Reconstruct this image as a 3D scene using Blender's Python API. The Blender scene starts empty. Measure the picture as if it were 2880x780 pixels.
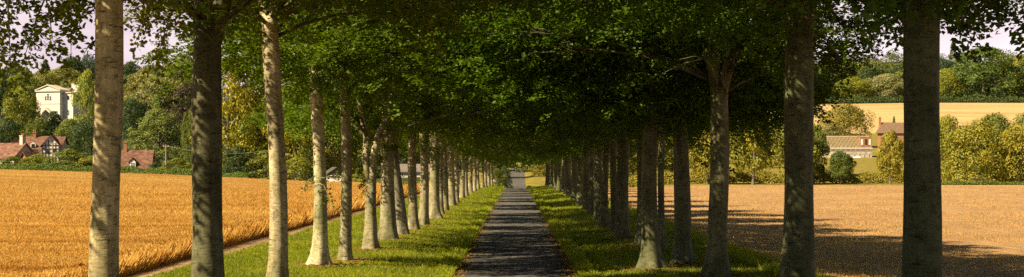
import bpy, math, random
import numpy as np
from mathutils import Vector

random.seed(7)
RS = np.random.RandomState(11)
S = bpy.context.scene
COL = S.collection

# ---------------------------------------------------------------- camera, sky, sun, exposure
FPX, VX, HY, CH = 4400.0, 1450.0, 470.0, 2.6      # focal length in photo pixels, vanishing point, eye height
cam_d = bpy.data.cameras.new('camera'); cam = bpy.data.objects.new('camera', cam_d); COL.objects.link(cam)
cam_d.sensor_width = 36.0; cam_d.lens = 36.0 * FPX / 2880.0
cam_d.shift_x = -10.0 / 2880.0; cam_d.shift_y = 80.0 / 2880.0
cam_d.clip_start = 0.1; cam_d.clip_end = 9000
cam.location = (0, 0, CH); cam.rotation_euler = (math.radians(90), 0, 0)
S.camera = cam

SUN_EL = math.radians(40.0)
SUN_X, SUN_Y = -0.875, -0.48                         # horizontal direction towards the sun
SUN_AZ = math.atan2(SUN_X, SUN_Y)                  # from +Y, clockwise
W = bpy.data.worlds.new('World'); S.world = W; W.use_nodes = True
nt = W.node_tree; nt.nodes.clear()
wo = nt.nodes.new('ShaderNodeOutputWorld'); bg = nt.nodes.new('ShaderNodeBackground')
sky = nt.nodes.new('ShaderNodeTexSky'); sky.sky_type = 'NISHITA'; sky.sun_disc = False
sky.sun_elevation = SUN_EL; sky.sun_rotation = SUN_AZ
sky.dust_density = 0.6; sky.air_density = 1.0; sky.ozone_density = 1.0
tc = nt.nodes.new('ShaderNodeTexCoord'); mp = nt.nodes.new('ShaderNodeMapping')
mp.inputs['Scale'].default_value = (1.0, 1.0, 3.6)
nz = nt.nodes.new('ShaderNodeTexNoise'); nz.inputs['Scale'].default_value = 4.5
nz.inputs['Detail'].default_value = 7; nz.inputs['Roughness'].default_value = 0.55
cr = nt.nodes.new('ShaderNodeValToRGB')
cr.color_ramp.elements[0].position = 0.34; cr.color_ramp.elements[0].color = (7.4, 5.7, 6.5, 1)
cr.color_ramp.elements[1].position = 0.66; cr.color_ramp.elements[1].color = (10.6, 9.2, 9.5, 1)
sep = nt.nodes.new('ShaderNodeSeparateXYZ')
fr = nt.nodes.new('ShaderNodeMapRange')            # cloud bank low over the horizon, thinner overhead
fr.inputs['From Min'].default_value = 0.10; fr.inputs['From Max'].default_value = 0.20
fr.inputs['To Min'].default_value = 0.94; fr.inputs['To Max'].default_value = 0.0
mx = nt.nodes.new('ShaderNodeMix'); mx.data_type = 'RGBA'
L = nt.links.new
L(tc.outputs['Generated'], mp.inputs['Vector']); L(mp.outputs[0], nz.inputs['Vector'])
L(nz.outputs['Fac'], cr.inputs[0]); L(tc.outputs['Generated'], sep.inputs[0]); L(sep.outputs['Z'], fr.inputs['Value'])
L(fr.outputs[0], mx.inputs[0]); L(sky.outputs[0], mx.inputs[6]); L(cr.outputs[0], mx.inputs[7])
hm = nt.nodes.new('ShaderNodeMapRange')            # dark tone added to the unseen sky overhead to cut fill light
hm.inputs['From Min'].default_value = 0.14; hm.inputs['From Max'].default_value = 0.35
hm.inputs['To Min'].default_value = 0.0; hm.inputs['To Max'].default_value = 0.93
m2 = nt.nodes.new('ShaderNodeMix'); m2.data_type = 'RGBA'; m2.inputs[7].default_value = (.45, .6, .6, 1)
L(sep.outputs['Z'], hm.inputs['Value']); L(hm.outputs[0], m2.inputs[0]); L(mx.outputs[2], m2.inputs[6])
L(m2.outputs[2], bg.inputs['Color']); bg.inputs['Strength'].default_value = 0.05
L(bg.outputs[0], wo.inputs[0])

sd = bpy.data.lights.new('sun', 'SUN'); sun = bpy.data.objects.new('sun', sd); COL.objects.link(sun)
sd.energy = 5.0; sd.angle = math.radians(0.53); sd.color = (1.0, 0.83, 0.54)
h = math.hypot(SUN_X, SUN_Y)
tos = Vector((SUN_X / h * math.cos(SUN_EL), SUN_Y / h * math.cos(SUN_EL), math.sin(SUN_EL)))
sun.rotation_euler = tos.to_track_quat('Z', 'Y').to_euler(); sun.location = (-30, -20, 40)

vs = S.view_settings
vs.view_transform = 'Standard'; vs.look = 'None'; vs.exposure = 1.15; vs.gamma = 1.0; vs.use_curve_mapping = False
S.render.engine = 'CYCLES'
cy = S.cycles
cy.max_bounces = 5; cy.diffuse_bounces = 1; cy.glossy_bounces = 2; cy.transmission_bounces = 3
cy.transparent_max_bounces = 4; cy.use_denoising = False; cy.sample_clamp_indirect = 4.0
cy.caustics_reflective = False; cy.caustics_refractive = False

# ---------------------------------------------------------------- ground shape
def sm(a, b, x):
    t = np.clip((np.asarray(x, float) - a) / (b - a), 0, 1); return t * t * (3 - 2 * t)
RP_Y = [-60, 190, 212, 238, 267, 330, 350, 420, 3000]
RP_Z = [0, 0, -.75, -1.3, -1.05, 2.05, 2.3, 2.45, 2.5]
LF_X = [-400, -200, -120, -86, -59, -32, -17.7, -9, 0]
LF_Z = [3.4, 2.9, 2.3, 1.75, .9, -.2, -.55, -.5, -.4]
FD = np.array([260, 300, 420, 600, 900, 1200, 1500, 3500.])
FU = np.array([-1200, 0, 450, 900, 1300, 1600, 2000, 2600, 4200.])
FZ = np.array([
    [2.0, 1.9, 1.2, -.4, -.6, -.3, .3, .3, .3],
    [2.2, 2.0, 1.4, -.4, 1.0, 1.2, 1.6, 1.6, 1.6],
    [7.5, 8, 7, 3, 2.5, 2.5, 5.0, 5.2, 5.2],
    [21, 21, 19, 10, 4, 6, 15, 15.5, 15],
    [44, 46, 45, 25, 14, 20, 38, 39.5, 39],
    [52, 54, 54, 36, 25, 36, 70, 73, 72],
    [55, 57, 58, 42, 32, 46, 100, 104, 102],
    [55, 57, 58, 42, 32, 46, 108, 112, 108.]])
def ground(X, Y):
    X = np.asarray(X, float); Y = np.asarray(Y, float)
    near = np.where(X < 0, np.interp(X, LF_X, LF_Z) * sm(25, 260, Y), 0.25 * sm(200, 260, Y))
    u = VX + FPX * X / np.maximum(Y, 1.0)
    ui = np.interp(u, FU, np.arange(len(FU))); di = np.interp(Y, FD, np.arange(len(FD)))
    u0 = np.clip(ui.astype(int), 0, len(FU) - 2); d0 = np.clip(di.astype(int), 0, len(FD) - 2)
    a = ui - u0; b = di - d0
    far = (FZ[d0, u0] * (1 - a) * (1 - b) + FZ[d0, u0 + 1] * a * (1 - b) + FZ[d0 + 1, u0] * (1 - a) * b + FZ[d0 + 1, u0 + 1] * a * b)
    z = near + (far - near) * sm(245, 285, Y)
    road = np.interp(Y, RP_Y, RP_Z)
    w = (1 - sm(9, 26, np.abs(X))) * (1 - sm(380, 460, Y))
    z = z * (1 - w) + road * w
    ax = np.abs(X)                                   # the turf banks stand a little above the road
    bank = .13 * sm(1.6, 2.3, ax) + .10 * sm(2.2, 3.6, ax) - .13 * sm(5.4, 8.5, ax)
    und = .05 * np.sin(X * .9 + 1.3) * np.sin(Y * .22) * sm(2.2, 4, ax)
    return z + (bank + und) * (1 - sm(300, 420, Y))
def gz(x, y): return float(ground(x, y))
def pt(px, py, D): return Vector(((px - VX) / FPX * D, D, CH - (py - HY) / FPX * D))
def wx(px, D): return (px - VX) / FPX * D

# ---------------------------------------------------------------- materials
def new_mat(name):
    m = bpy.data.materials.new(name); m.use_nodes = True
    n = m.node_tree; n.nodes.clear()
    o = n.nodes.new('ShaderNodeOutputMaterial'); return m, n, o
def ramp(n, stops):
    r = n.nodes.new('ShaderNodeValToRGB'); e = r.color_ramp.elements
    while len(e) < len(stops): e.new(0.5)
    for k, (p, c) in enumerate(stops): e[k].position = p; e[k].color = (*c, 1) if len(c) == 3 else c
    return r
def noise(n, scale, vec=None, detail=4, rough=.55):
    t = n.nodes.new('ShaderNodeTexNoise'); t.inputs['Scale'].default_value = scale
    t.inputs['Detail'].default_value = detail; t.inputs['Roughness'].default_value = rough
    if vec is not None: n.links.new(vec, t.inputs['Vector'])
    return t
def coords(n, scale=(1, 1, 1)):
    c = n.nodes.new('ShaderNodeTexCoord'); m = n.nodes.new('ShaderNodeMapping')
    m.inputs['Scale'].default_value = scale; n.links.new(c.outputs['Object'], m.inputs['Vector']); return m.outputs[0]
def mixc(n, fac, a, b, mode='MIX'):
    m = n.nodes.new('ShaderNodeMix'); m.data_type = 'RGBA'; m.blend_type = mode
    for s, v in ((0, fac), (6, a), (7, b)):
        if isinstance(v, bpy.types.NodeSocket): n.links.new(v, m.inputs[s])
        elif s == 0: m.inputs[0].default_value = v
        else: m.inputs[s].default_value = (*v, 1)
    return m.outputs[2]
def finish(n, o, color, rough=.85, bump=None, bstr=.3, bdist=.02, spec=.25):
    p = n.nodes.new('ShaderNodeBsdfPrincipled')
    if isinstance(color, bpy.types.NodeSocket): n.links.new(color, p.inputs['Base Color'])
    else: p.inputs['Base Color'].default_value = (*color, 1)
    p.inputs['Roughness'].default_value = rough; p.inputs['Specular IOR Level'].default_value = spec
    if bump is not None:
        b = n.nodes.new('ShaderNodeBump'); b.inputs['Strength'].default_value = bstr; b.inputs['Distance'].default_value = bdist
        n.links.new(bump, b.inputs['Height']); n.links.new(b.outputs[0], p.inputs['Normal'])
    n.links.new(p.outputs[0], o.inputs[0]); return p
def simple(name, c1, c2, scale, stretch=(1, 1, 1), rough=.85, bstr=.3, bdist=.02):
    m, n, o = new_mat(name); v = coords(n, stretch); t = noise(n, scale, v)
    r = ramp(n, [(.3, c1), (.7, c2)]); n.links.new(t.outputs[0], r.inputs[0])
    finish(n, o, r.outputs[0], rough, t.outputs[0], bstr, bdist); return m

def leaf_mat(name, tint=1.0, trans=.33, scale=.8, var=.5):
    """foliage: the tree's own colour comes from the object colour, leaf-to-leaf variation from islands"""
    m, n, o = new_mat(name)
    oi = n.nodes.new('ShaderNodeObjectInfo'); g = n.nodes.new('ShaderNodeNewGeometry')
    v = coords(n); t = noise(n, scale, v, 2)
    a = n.nodes.new('ShaderNodeMath'); a.operation = 'MULTIPLY_ADD'
    n.links.new(g.outputs['Random Per Island'], a.inputs[0]); a.inputs[1].default_value = .5; n.links.new(t.outputs[0], a.inputs[2])
    r = ramp(n, [(.35, (1 - var, 1 - var * .8, 1 - var * .6)), (.75, (1, 1, 1)), (1.0, (1 + var * 1.1, 1 + var * .7, 1.0))])
    n.links.new(a.outputs[0], r.inputs[0])
    c = mixc(n, 1.0, oi.outputs['Color'], r.outputs[0], 'MULTIPLY')
    d = n.nodes.new('ShaderNodeBsdfPrincipled'); d.inputs['Roughness'].default_value = .55; d.inputs['Specular IOR Level'].default_value = .3
    tr = n.nodes.new('ShaderNodeBsdfTranslucent')
    c2 = mixc(n, 1.0, c, (1.85, 1.95, .55), 'MULTIPLY')
    n.links.new(c, d.inputs['Base Color']); n.links.new(c2, tr.inputs['Color'])
    ms = n.nodes.new('ShaderNodeMixShader'); ms.inputs[0].default_value = trans
    n.links.new(d.outputs[0], ms.inputs[1]); n.links.new(tr.outputs[0], ms.inputs[2]); n.links.new(ms.outputs[0], o.inputs[0])
    return m

def bark_mat():
    m, n, o = new_mat('beech_bark')
    oi = n.nodes.new('ShaderNodeObjectInfo'); tcn = n.nodes.new('ShaderNodeTexCoord')
    off = n.nodes.new('ShaderNodeVectorMath'); off.operation = 'SCALE'; off.inputs[0].default_value = (37, 61, 83); n.links.new(oi.outputs['Random'], off.inputs['Scale'])
    ad = n.nodes.new('ShaderNodeVectorMath'); n.links.new(tcn.outputs['Object'], ad.inputs[0]); n.links.new(off.outputs[0], ad.inputs[1])
    def sc_(k):
        m_ = n.nodes.new('ShaderNodeMapping'); m_.inputs['Scale'].default_value = k; n.links.new(ad.outputs[0], m_.inputs['Vector']); return m_.outputs[0]
    v = sc_((1, 1, 1)); vh = sc_((1.6, 1.6, 8)); vv = sc_((5, 5, .6))
    big = noise(n, 1.6, v, 5); hor = noise(n, 4.2, vh, 6, .7); ver = noise(n, 2.0, vv, 4); fine = noise(n, 34, v, 5, .7)
    spots = n.nodes.new('ShaderNodeTexVoronoi'); spots.inputs['Scale'].default_value = 26; n.links.new(v, spots.inputs['Vector'])
    r1 = ramp(n, [(.25, (.13, .125, .08)), (.48, (.30, .27, .20)), (.75, (.44, .41, .33))]); n.links.new(big.outputs[0], r1.inputs[0])
    r2 = ramp(n, [(.36, (.08, .08, .055)), (.44, (.95, .95, .95)), (1, (1.1, 1.08, 1.0))]); n.links.new(hor.outputs[0], r2.inputs[0])
    c = mixc(n, .85, r1.outputs[0], r2.outputs[0], 'MULTIPLY')
    mot = noise(n, 7.5, v, 8, .8); rm = ramp(n, [(.38, (.35, .37, .27)), (.52, (1, 1, 1)), (.72, (1.2, 1.17, 1.08))]); n.links.new(mot.outputs[0], rm.inputs[0])
    c = mixc(n, .85, c, rm.outputs[0], 'MULTIPLY')
    r3 = ramp(n, [(.35, (.55, .58, .42)), (.6, (1, 1, 1))]); n.links.new(ver.outputs[0], r3.inputs[0])
    c = mixc(n, .7, c, r3.outputs[0], 'MULTIPLY')
    r4 = ramp(n, [(.12, (1, 1, 1)), (.2, (0, 0, 0))]); n.links.new(spots.outputs['Distance'], r4.inputs[0])
    gt = ramp(n, [(.5, (0, 0, 0)), (.62, (1, 1, 1))]); n.links.new(fine.outputs[0], gt.inputs[0])
    f = mixc(n, 1.0, r4.outputs[0], gt.outputs[0], 'MULTIPLY')
    c = mixc(n, f, c, (.50, .52, .40))
    alg = noise(n, 1.1, sc_((1.4, 1.4, .45)), 5, .65); ra = ramp(n, [(.50, (0, 0, 0)), (.74, (.75, .75, .75))]); n.links.new(alg.outputs[0], ra.inputs[0])
    c = mixc(n, ra.outputs[0], c, (.065, .085, .035))
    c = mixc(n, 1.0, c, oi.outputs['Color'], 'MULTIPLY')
    p = finish(n, o, c, .8, hor.outputs[0], .55, .025)
    return m
M = {}
M['bark'] = bark_mat()
M['bark_far'] = simple('grey_bark', (.09, .075, .05), (.2, .17, .12), 3, (3, 3, .8))
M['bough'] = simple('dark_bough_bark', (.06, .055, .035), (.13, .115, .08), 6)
M['leaf'] = leaf_mat('beech_leaves')
M['leaf_far'] = leaf_mat('tree_leaves', trans=.22, scale=6, var=.45)
M['leaf_wood'] = leaf_mat('wood_leaves', trans=.15, scale=.03, var=.6)
M['blade'] = leaf_mat('grass_blades', trans=.4, scale=.35, var=.45)

def wheat_blades():
    m, n, o = new_mat('wheat_ears'); g = n.nodes.new('ShaderNodeNewGeometry')
    b1 = noise(n, 1.0, coords(n, (.035, .42, 1)), 5, .6); b2 = noise(n, .5, coords(n, (1, 1, 1)), 3)
    w = n.nodes.new('ShaderNodeTexWave'); w.bands_direction = 'Y'; w.inputs['Scale'].default_value = .028; w.inputs['Distortion'].default_value = .6; n.links.new(coords(n, (.12, 1, 0)), w.inputs['Vector'])
    a = n.nodes.new('ShaderNodeMath'); a.operation = 'MULTIPLY_ADD'; n.links.new(g.outputs['Random Per Island'], a.inputs[0]); a.inputs[1].default_value = .45; n.links.new(b1.outputs[0], a.inputs[2])
    r = ramp(n, [(.40, (.42, .215, .04)), (.62, (.58, .34, .075)), (.85, (.66, .44, .13)), (1, (.74, .54, .21))]); n.links.new(a.outputs[0], r.inputs[0])
    r2 = ramp(n, [(.35, (.85, .78, .7)), (.65, (1.1, 1.1, 1.05))]); n.links.new(b2.outputs[0], r2.inputs[0])
    r3 = ramp(n, [(0, (.74, .64, .52)), (.05, (1, 1, 1))]); n.links.new(w.outputs['Fac'], r3.inputs[0])
    k = mixc(n, 1.0, r.outputs[0], r2.outputs[0], 'MULTIPLY'); k = mixc(n, 1.0, k, r3.outputs[0], 'MULTIPLY')
    p = finish(n, o, k, .75); tr = n.nodes.new('ShaderNodeBsdfTranslucent'); n.links.new(mixc(n, 1.0, k, (1.25, 1.1, .8), 'MULTIPLY'), tr.inputs['Color'])
    ms = n.nodes.new('ShaderNodeMixShader'); ms.inputs[0].default_value = .45; n.links.new(p.outputs[0], ms.inputs[1]); n.links.new(tr.outputs[0], ms.inputs[2]); n.links.new(ms.outputs[0], o.inputs[0]); return m
M['ears'] = wheat_blades()
def asphalt():
    m, n, o = new_mat('old_asphalt')
    v = coords(n); vl = coords(n, (1.6, .12, 1))
    a = noise(n, 90, v, 3, .7); b = noise(n, 1.1, v, 5); c = noise(n, 2.0, vl, 4)
    r = ramp(n, [(.3, (.088, .086, .084)), (.7, (.15, .145, .138))]); n.links.new(b.outputs[0], r.inputs[0])
    r2 = ramp(n, [(.3, (.6, .6, .6)), (.7, (1.25, 1.22, 1.2))]); n.links.new(a.outputs[0], r2.inputs[0])
    r3 = ramp(n, [(.38, (.72, .72, .74)), (.6, (1.08, 1.05, 1.02))]); n.links.new(c.outputs[0], r3.inputs[0])
    k = mixc(n, 1.0, r.outputs[0], r2.outputs[0], 'MULTIPLY'); k = mixc(n, 1.0, k, r3.outputs[0], 'MULTIPLY')
    finish(n, o, k, .9, a.outputs[0], .5, .008); return m
M['road'] = asphalt()
def turf():
    m, n, o = new_mat('verge_turf')
    v = coords(n); a = noise(n, 22, v, 5, .7); b = noise(n, .7, v, 4)
    r = ramp(n, [(.3, (.05, .07, .006)), (.5, (.15, .155, .010)), (.72, (.25, .24, .02))]); n.links.new(a.outputs[0], r.inputs[0])
    r2 = ramp(n, [(.35, (.7, .85, .7)), (.65, (1.3, 1.15, 1.0))]); n.links.new(b.outputs[0], r2.inputs[0])
    k = mixc(n, 1.0, r.outputs[0], r2.outputs[0], 'MULTIPLY')
    finish(n, o, k, .95, a.outputs[0], .9, .06); return m
M['turf'] = turf()
M['dirt'] = simple('dry_dirt', (.28, .17, .09), (.52, .36, .21), 9, rough=.95, bstr=.6, bdist=.03)
def wheat_ground():
    m, n, o = new_mat('wheat_canopy')
    v = coords(n); vs_ = coords(n, (.22, 1.1, 1)); a = noise(n, 16, v, 6, .75); b = noise(n, .35, vs_, 5); d = noise(n, .06, coords(n, (.5, 1.5, 1)), 3)
    r = ramp(n, [(.28, (.22, .105, .02)), (.5, (.45, .26, .06)), (.72, (.62, .41, .13))]); n.links.new(a.outputs[0], r.inputs[0])
    r2 = ramp(n, [(.3, (.66, .58, .45)), (.55, (1, 1, 1)), (.75, (1.2, 1.2, 1.3))]); n.links.new(b.outputs[0], r2.inputs[0])
    k = mixc(n, 1.0, r.outputs[0], r2.outputs[0], 'MULTIPLY')
    r3 = ramp(n, [(.35, (.85, .8, .7)), (.65, (1.1, 1.1, 1.1))]); n.links.new(d.outputs[0], r3.inputs[0])
    k = mixc(n, 1.0, k, r3.outputs[0], 'MULTIPLY')
    finish(n, o, k, .9, a.outputs[0], 1.0, .12); return m
M['wheat'] = wheat_ground()
def stubble():
    m, n, o = new_mat('cut_stubble')
    v = coords(n); vs_ = coords(n, (2.4, .25, 1)); a = noise(n, 20, v, 6, .75); b = noise(n, 1.6, vs_, 4); d = noise(n, .09, v, 4)
    r = ramp(n, [(.28, (.22, .125, .055)), (.5, (.42, .265, .125)), (.75, (.58, .43, .24))]); n.links.new(a.outputs[0], r.inputs[0])
    r2 = ramp(n, [(.35, (.78, .74, .66)), (.65, (1.12, 1.1, 1.05))]); n.links.new(b.outputs[0], r2.inputs[0])
    k = mixc(n, 1.0, r.outputs[0], r2.outputs[0], 'MULTIPLY')
    r3 = ramp(n, [(.35, (.86, .8, .78)), (.65, (1.08, 1.08, 1.1))]); n.links.new(d.outputs[0], r3.inputs[0])
    k = mixc(n, 1.0, k, r3.outputs[0], 'MULTIPLY')
    finish(n, o, k, .95, a.outputs[0], .9, .05); return m
M['stubble'] = stubble()
def hillfield():
    m, n, o = new_mat('hill_stubble')
    v = coords(n, (.25, 1, 1)); a = noise(n, .05, v, 5, .65); b = noise(n, .6, coords(n), 4)
    r = ramp(n, [(.3, (.42, .28, .12)), (.55, (.56, .40, .19)), (.75, (.66, .50, .27))]); n.links.new(a.outputs[0], r.inputs[0])
    r2 = ramp(n, [(.35, (.8, .78, .7)), (.65, (1.1, 1.1, 1.1))]); n.links.new(b.outputs[0], r2.inputs[0])
    w = n.nodes.new('ShaderNodeTexWave'); w.bands_direction = 'Y'; w.inputs['Scale'].default_value = .045; w.inputs['Distortion'].default_value = 1.5; n.links.new(coords(n), w.inputs['Vector'])
    r4 = ramp(n, [(.0, (.86, .83, .78)), (.5, (1, 1, 1))]); n.links.new(w.outputs['Fac'], r4.inputs[0])
    k = mixc(n, 1.0, r.outputs[0], r2.outputs[0], 'MULTIPLY'); k = mixc(n, 1.0, k, r4.outputs[0], 'MULTIPLY')
    finish(n, o, k, .95); return m
M['hillfield'] = hillfield()
M['meadow'] = simple('rough_meadow', (.10, .10, .012), (.34, .25, .05), 1.2, (1, .6, 1), bstr=.8, bdist=.2)
M['woodfloor'] = simple('wood_floor', (.02, .03, .008), (.05, .06, .015), .5)
M['rooftile'] = simple('red_clay_tiles', (.07, .035, .025), (.27, .135, .095), 1.3, (1, 1, 2.4), bstr=.8, bdist=.1)
M['brick'] = simple('orange_brick', (.24, .10, .05), (.42, .22, .12), 6, (1, 1, 3))
M['cream'] = simple('cream_stucco', (.62, .57, .49), (.74, .69, .6), .6)
M['cream_dark'] = simple('weathered_stone', (.5, .42, .33), (.66, .58, .46), 1.2)
M['white'] = simple('white_paint', (.70, .68, .64), (.80, .78, .74), 3)
M['timber'] = simple('dark_timber', (.03, .02, .015), (.07, .05, .035), 4)
M['post'] = simple('grey_post_wood', (.22, .17, .11), (.36, .29, .2), 4, (3, 3, .5))
M['rafter'] = simple('new_timber', (.34, .26, .14), (.50, .39, .23), 3)
M['thatch'] = simple('old_thatch', (.12, .075, .05), (.24, .16, .11), 2.5, (1, 1, 3), bstr=.8, bdist=.15)
M['glass'] = simple('window_glass', (.02, .025, .03), (.05, .055, .06), 1, rough=.12)
M['slate'] = simple('grey_slate', (.13, .11, .10), (.23, .19, .17), 1.5)
M['tyre'] = simple('tyre_rubber', (.015, .015, .015), (.03, .03, .03), 5)
M['carpaint'] = simple('white_car_paint', (.72, .72, .74), (.78, .78, .8), 1, rough=.25, bstr=0)
M['metal'] = simple('dull_metal', (.35, .34, .33), (.5, .49, .47), 5, rough=.5)
M['tarp'] = simple('blue_white_tarp', (.45, .5, .55), (.7, .72, .74), 3)

# ---------------------------------------------------------------- mesh helpers
def tag(o, label=None, cat=None, group=None, kind=None):
    if label: o['label'] = label
    if cat: o['category'] = cat
    if group: o['group'] = group
    if kind: o['kind'] = kind
    return o
def link(name, me, parent=None, color=None):
    o = bpy.data.objects.new(name, me); COL.objects.link(o)
    if parent is not None: o.parent = parent
    if color: o.color = (*color, 1)
    return o
def empty(name, loc=(0, 0, 0), rz=0, scale=(1, 1, 1)):
    o = link(name, None); o.location = loc; o.rotation_euler = (0, 0, rz); o.scale = scale
    o.empty_display_size = .3; return o
def raw_mesh(name, V, F, mat, smooth=False):
    """V (n,3), F (m,k) numpy arrays with k = 3 or 4"""
    me = bpy.data.meshes.new(name); V = np.asarray(V, np.float32); F = np.asarray(F, np.int32)
    k = F.shape[1]
    me.vertices.add(len(V)); me.vertices.foreach_set('co', V.ravel())
    me.loops.add(F.size); me.loops.foreach_set('vertex_index', F.ravel())
    me.polygons.add(len(F)); me.polygons.foreach_set('loop_start', np.arange(len(F), dtype=np.int32) * k)
    me.polygons.foreach_set('loop_total', np.full(len(F), k, np.int32))
    if smooth: me.polygons.foreach_set('use_smooth', np.ones(len(F), bool))
    me.materials.append(mat); me.update(calc_edges=True); me.validate(); return me
def unit(a):
    return a / np.maximum(np.linalg.norm(a, axis=-1, keepdims=True), 1e-9)
def leaf_quads(C, Dv, N, ln, wd):
    """rhombic leaves: centre, long axis, face normal, length and width"""
    Dv = unit(Dv); Sd = unit(np.cross(N, Dv)); ln = np.broadcast_to(ln, len(C))[:, None]; wd = np.broadcast_to(wd, len(C))[:, None]
    Nn = np.cross(Dv, Sd)
    a = C - Dv * ln * .5; b = C + Sd * wd * .5 - Dv * ln * .05 + Nn * wd * .12; c = C + Dv * ln * .5; d = C - Sd * wd * .5 - Dv * ln * .05 + Nn * wd * .12
    V = np.stack([a, b, c, d], 1).reshape(-1, 3); F = np.arange(len(V)).reshape(-1, 4); return V, F
class MB:
    def __init__(s): s.v = []; s.f = []
    def add(s, vs, fs):
        b = len(s.v); s.v += [tuple(v) for v in vs]; s.f += [tuple(i + b for i in f) for f in fs]; return s
    def box(s, x0, x1, y0, y1, z0, z1):
        return s.add([(x0, y0, z0), (x1, y0, z0), (x1, y1, z0), (x0, y1, z0), (x0, y0, z1), (x1, y0, z1), (x1, y1, z1), (x0, y1, z1)],
                     [(0, 3, 2, 1), (4, 5, 6, 7), (0, 1, 5, 4), (1, 2, 6, 5), (2, 3, 7, 6), (3, 0, 4, 7)])
    def prism(s, pts, y0, y1):
        """polygon in x,z extruded along y"""
        n = len(pts); return s.add([(x, y0, z) for x, z in pts] + [(x, y1, z) for x, z in pts],
            [tuple(range(n)), tuple(range(2 * n - 1, n - 1, -1))] + [(i, i + n, (i + 1) % n + n, (i + 1) % n) for i in range(n)])
    def prism_x(s, pts, x0, x1):
        """polygon in y,z extruded along x"""
        n = len(pts); return s.add([(x0, y, z) for y, z in pts] + [(x1, y, z) for y, z in pts],
            [tuple(range(n)), tuple(range(2 * n - 1, n - 1, -1))] + [(i, i + n, (i + 1) % n + n, (i + 1) % n) for i in range(n)])
    def tube(s, path, rad, n=10, lobes=None, cap=True):
        """swept tube; lobes(i, angle) multiplies the radius"""
        P = [Vector(p) for p in path]; rings = []; up = Vector((0.31, .95, .05)).normalized()
        for i, p in enumerate(P):
            t = (P[min(i + 1, len(P) - 1)] - P[max(i - 1, 0)]).normalized()
            a = (up - t * up.dot(t)); a = a.normalized() if a.length > 1e-3 else t.orthogonal().normalized()
            b = t.cross(a)
            rings.append([p + (a * math.cos(2 * math.pi * k / n) + b * math.sin(2 * math.pi * k / n)) * rad[i] * (lobes(i, 2 * math.pi * k / n) if lobes else 1) for k in range(n)])
        vs_ = [v for r in rings for v in r]
        fs = [(i * n + k, i * n + (k + 1) % n, (i + 1) * n + (k + 1) % n, (i + 1) * n + k) for i in range(len(P) - 1) for k in range(n)]
        if cap: fs += [tuple(range(n))[::-1], tuple((len(P) - 1) * n + k for k in range(n))]
        return s.add(vs_, fs)
    def mesh(s, name, mat, smooth=False):
        me = bpy.data.meshes.new(name); me.from_pydata(s.v, [], s.f); me.materials.append(mat)
        if smooth: me.polygons.foreach_set('use_smooth', np.ones(len(me.polygons), bool))
        me.update(); return me
    def build(s, name, mat, parent=None, smooth=False, **kw):
        return link(name, s.mesh(name, mat, smooth), parent, **kw)

# ---------------------------------------------------------------- ground sheets cut from one grid
WHEAT_X, STUB_X = -9.1, 6.0
def grid_patch(name, xs, ys, keep, mat, far=False, dz=0, jitter=None):
    xs = np.array(xs, float); ys = np.array(ys, float)
    GX, GY = np.meshgrid(xs, ys)
    if far: GX = (GX - VX) / FPX * GY
    GZ = ground(GX, GY) + dz
    V = np.stack([GX, GY, GZ], -1).reshape(-1, 3); nx = len(xs)
    i, j = np.meshgrid(np.arange(nx - 1), np.arange(len(ys) - 1))
    F = np.stack([j * nx + i, j * nx + i + 1, (j + 1) * nx + i + 1, (j + 1) * nx + i], -1).reshape(-1, 4)
    c = V[F].mean(1); k = keep(c[:, 0], c[:, 1]); F = F[k]
    used = np.unique(F); rm = np.full(len(V), -1); rm[used] = np.arange(len(used))
    o = link(name, raw_mesh(name, V[used], rm[F], mat, True)); tag(o, kind='structure'); return o
xs = sorted(set([-400, -300, -220, -170, -130, -105, -86, -72, -59, -46, -38, -32, -27, -22, -17.7, -14, -11.5, -9.1, -8.2, -7.6] +
    [round(v, 2) for v in np.arange(-7.2, 7.3, .3)] + [-1.60, 1.60, 6.0, 8, 10, 13, 17, 22, 28, 36, 50, 70, 95, 130, 180, 260, 400]))
xs = [x for x in xs if not (abs(abs(x) - 1.60) < .14 and abs(x) != 1.60)]
ys = list(np.arange(-40, 271, 2.0)); ys[-1] = 270.0
grid_patch('road', xs, ys, lambda x, y: (abs(x) < 1.60), M['road'])
grid_patch('verge', xs, ys, lambda x, y: (abs(x) > 1.60) & (x < STUB_X) & (x > -8.2), M['turf'])
grid_patch('dirt_track', xs, ys, lambda x, y: (x < -8.2) & (x > WHEAT_X), M['dirt'])
grid_patch('field_soil', xs, ys, lambda x, y: (x < WHEAT_X), M['dirt'])
grid_patch('stubble_field', xs, ys, lambda x, y: (x > STUB_X) & (y < 210), M['stubble'])
grid_patch('meadow', xs, ys, lambda x, y: (x > STUB_X) & (y > 210), M['meadow'])
us = sorted(set(list(range(-1300, 4301, 100)) + list(range(1360, 1561, 10)))); fys = list(range(270, 360, 4)) + [360, 372, 385, 400, 420, 440, 470, 530, 600, 680, 760, 830, 900, 1000, 1100, 1200, 1350, 1500, 2000, 2800, 3500, 8000]
def reg(x, y): return VX + FPX * x / y
def r_mead(x, y): return (y < 600) & (reg(x, y) > 1600) | ((y < 400) & (reg(x, y) > 1300))
def r_field(x, y): return (y > 600) & (y < 900) & (reg(x, y) > 1900)
grid_patch('far_meadow', us, fys, r_mead, M['meadow'], True)
grid_patch('hill_field', us, fys, r_field, M['hillfield'], True)
grid_patch('hillside', us, fys, lambda x, y: ~(r_mead(x, y) | r_field(x, y)), M['woodfloor'], True)
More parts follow.
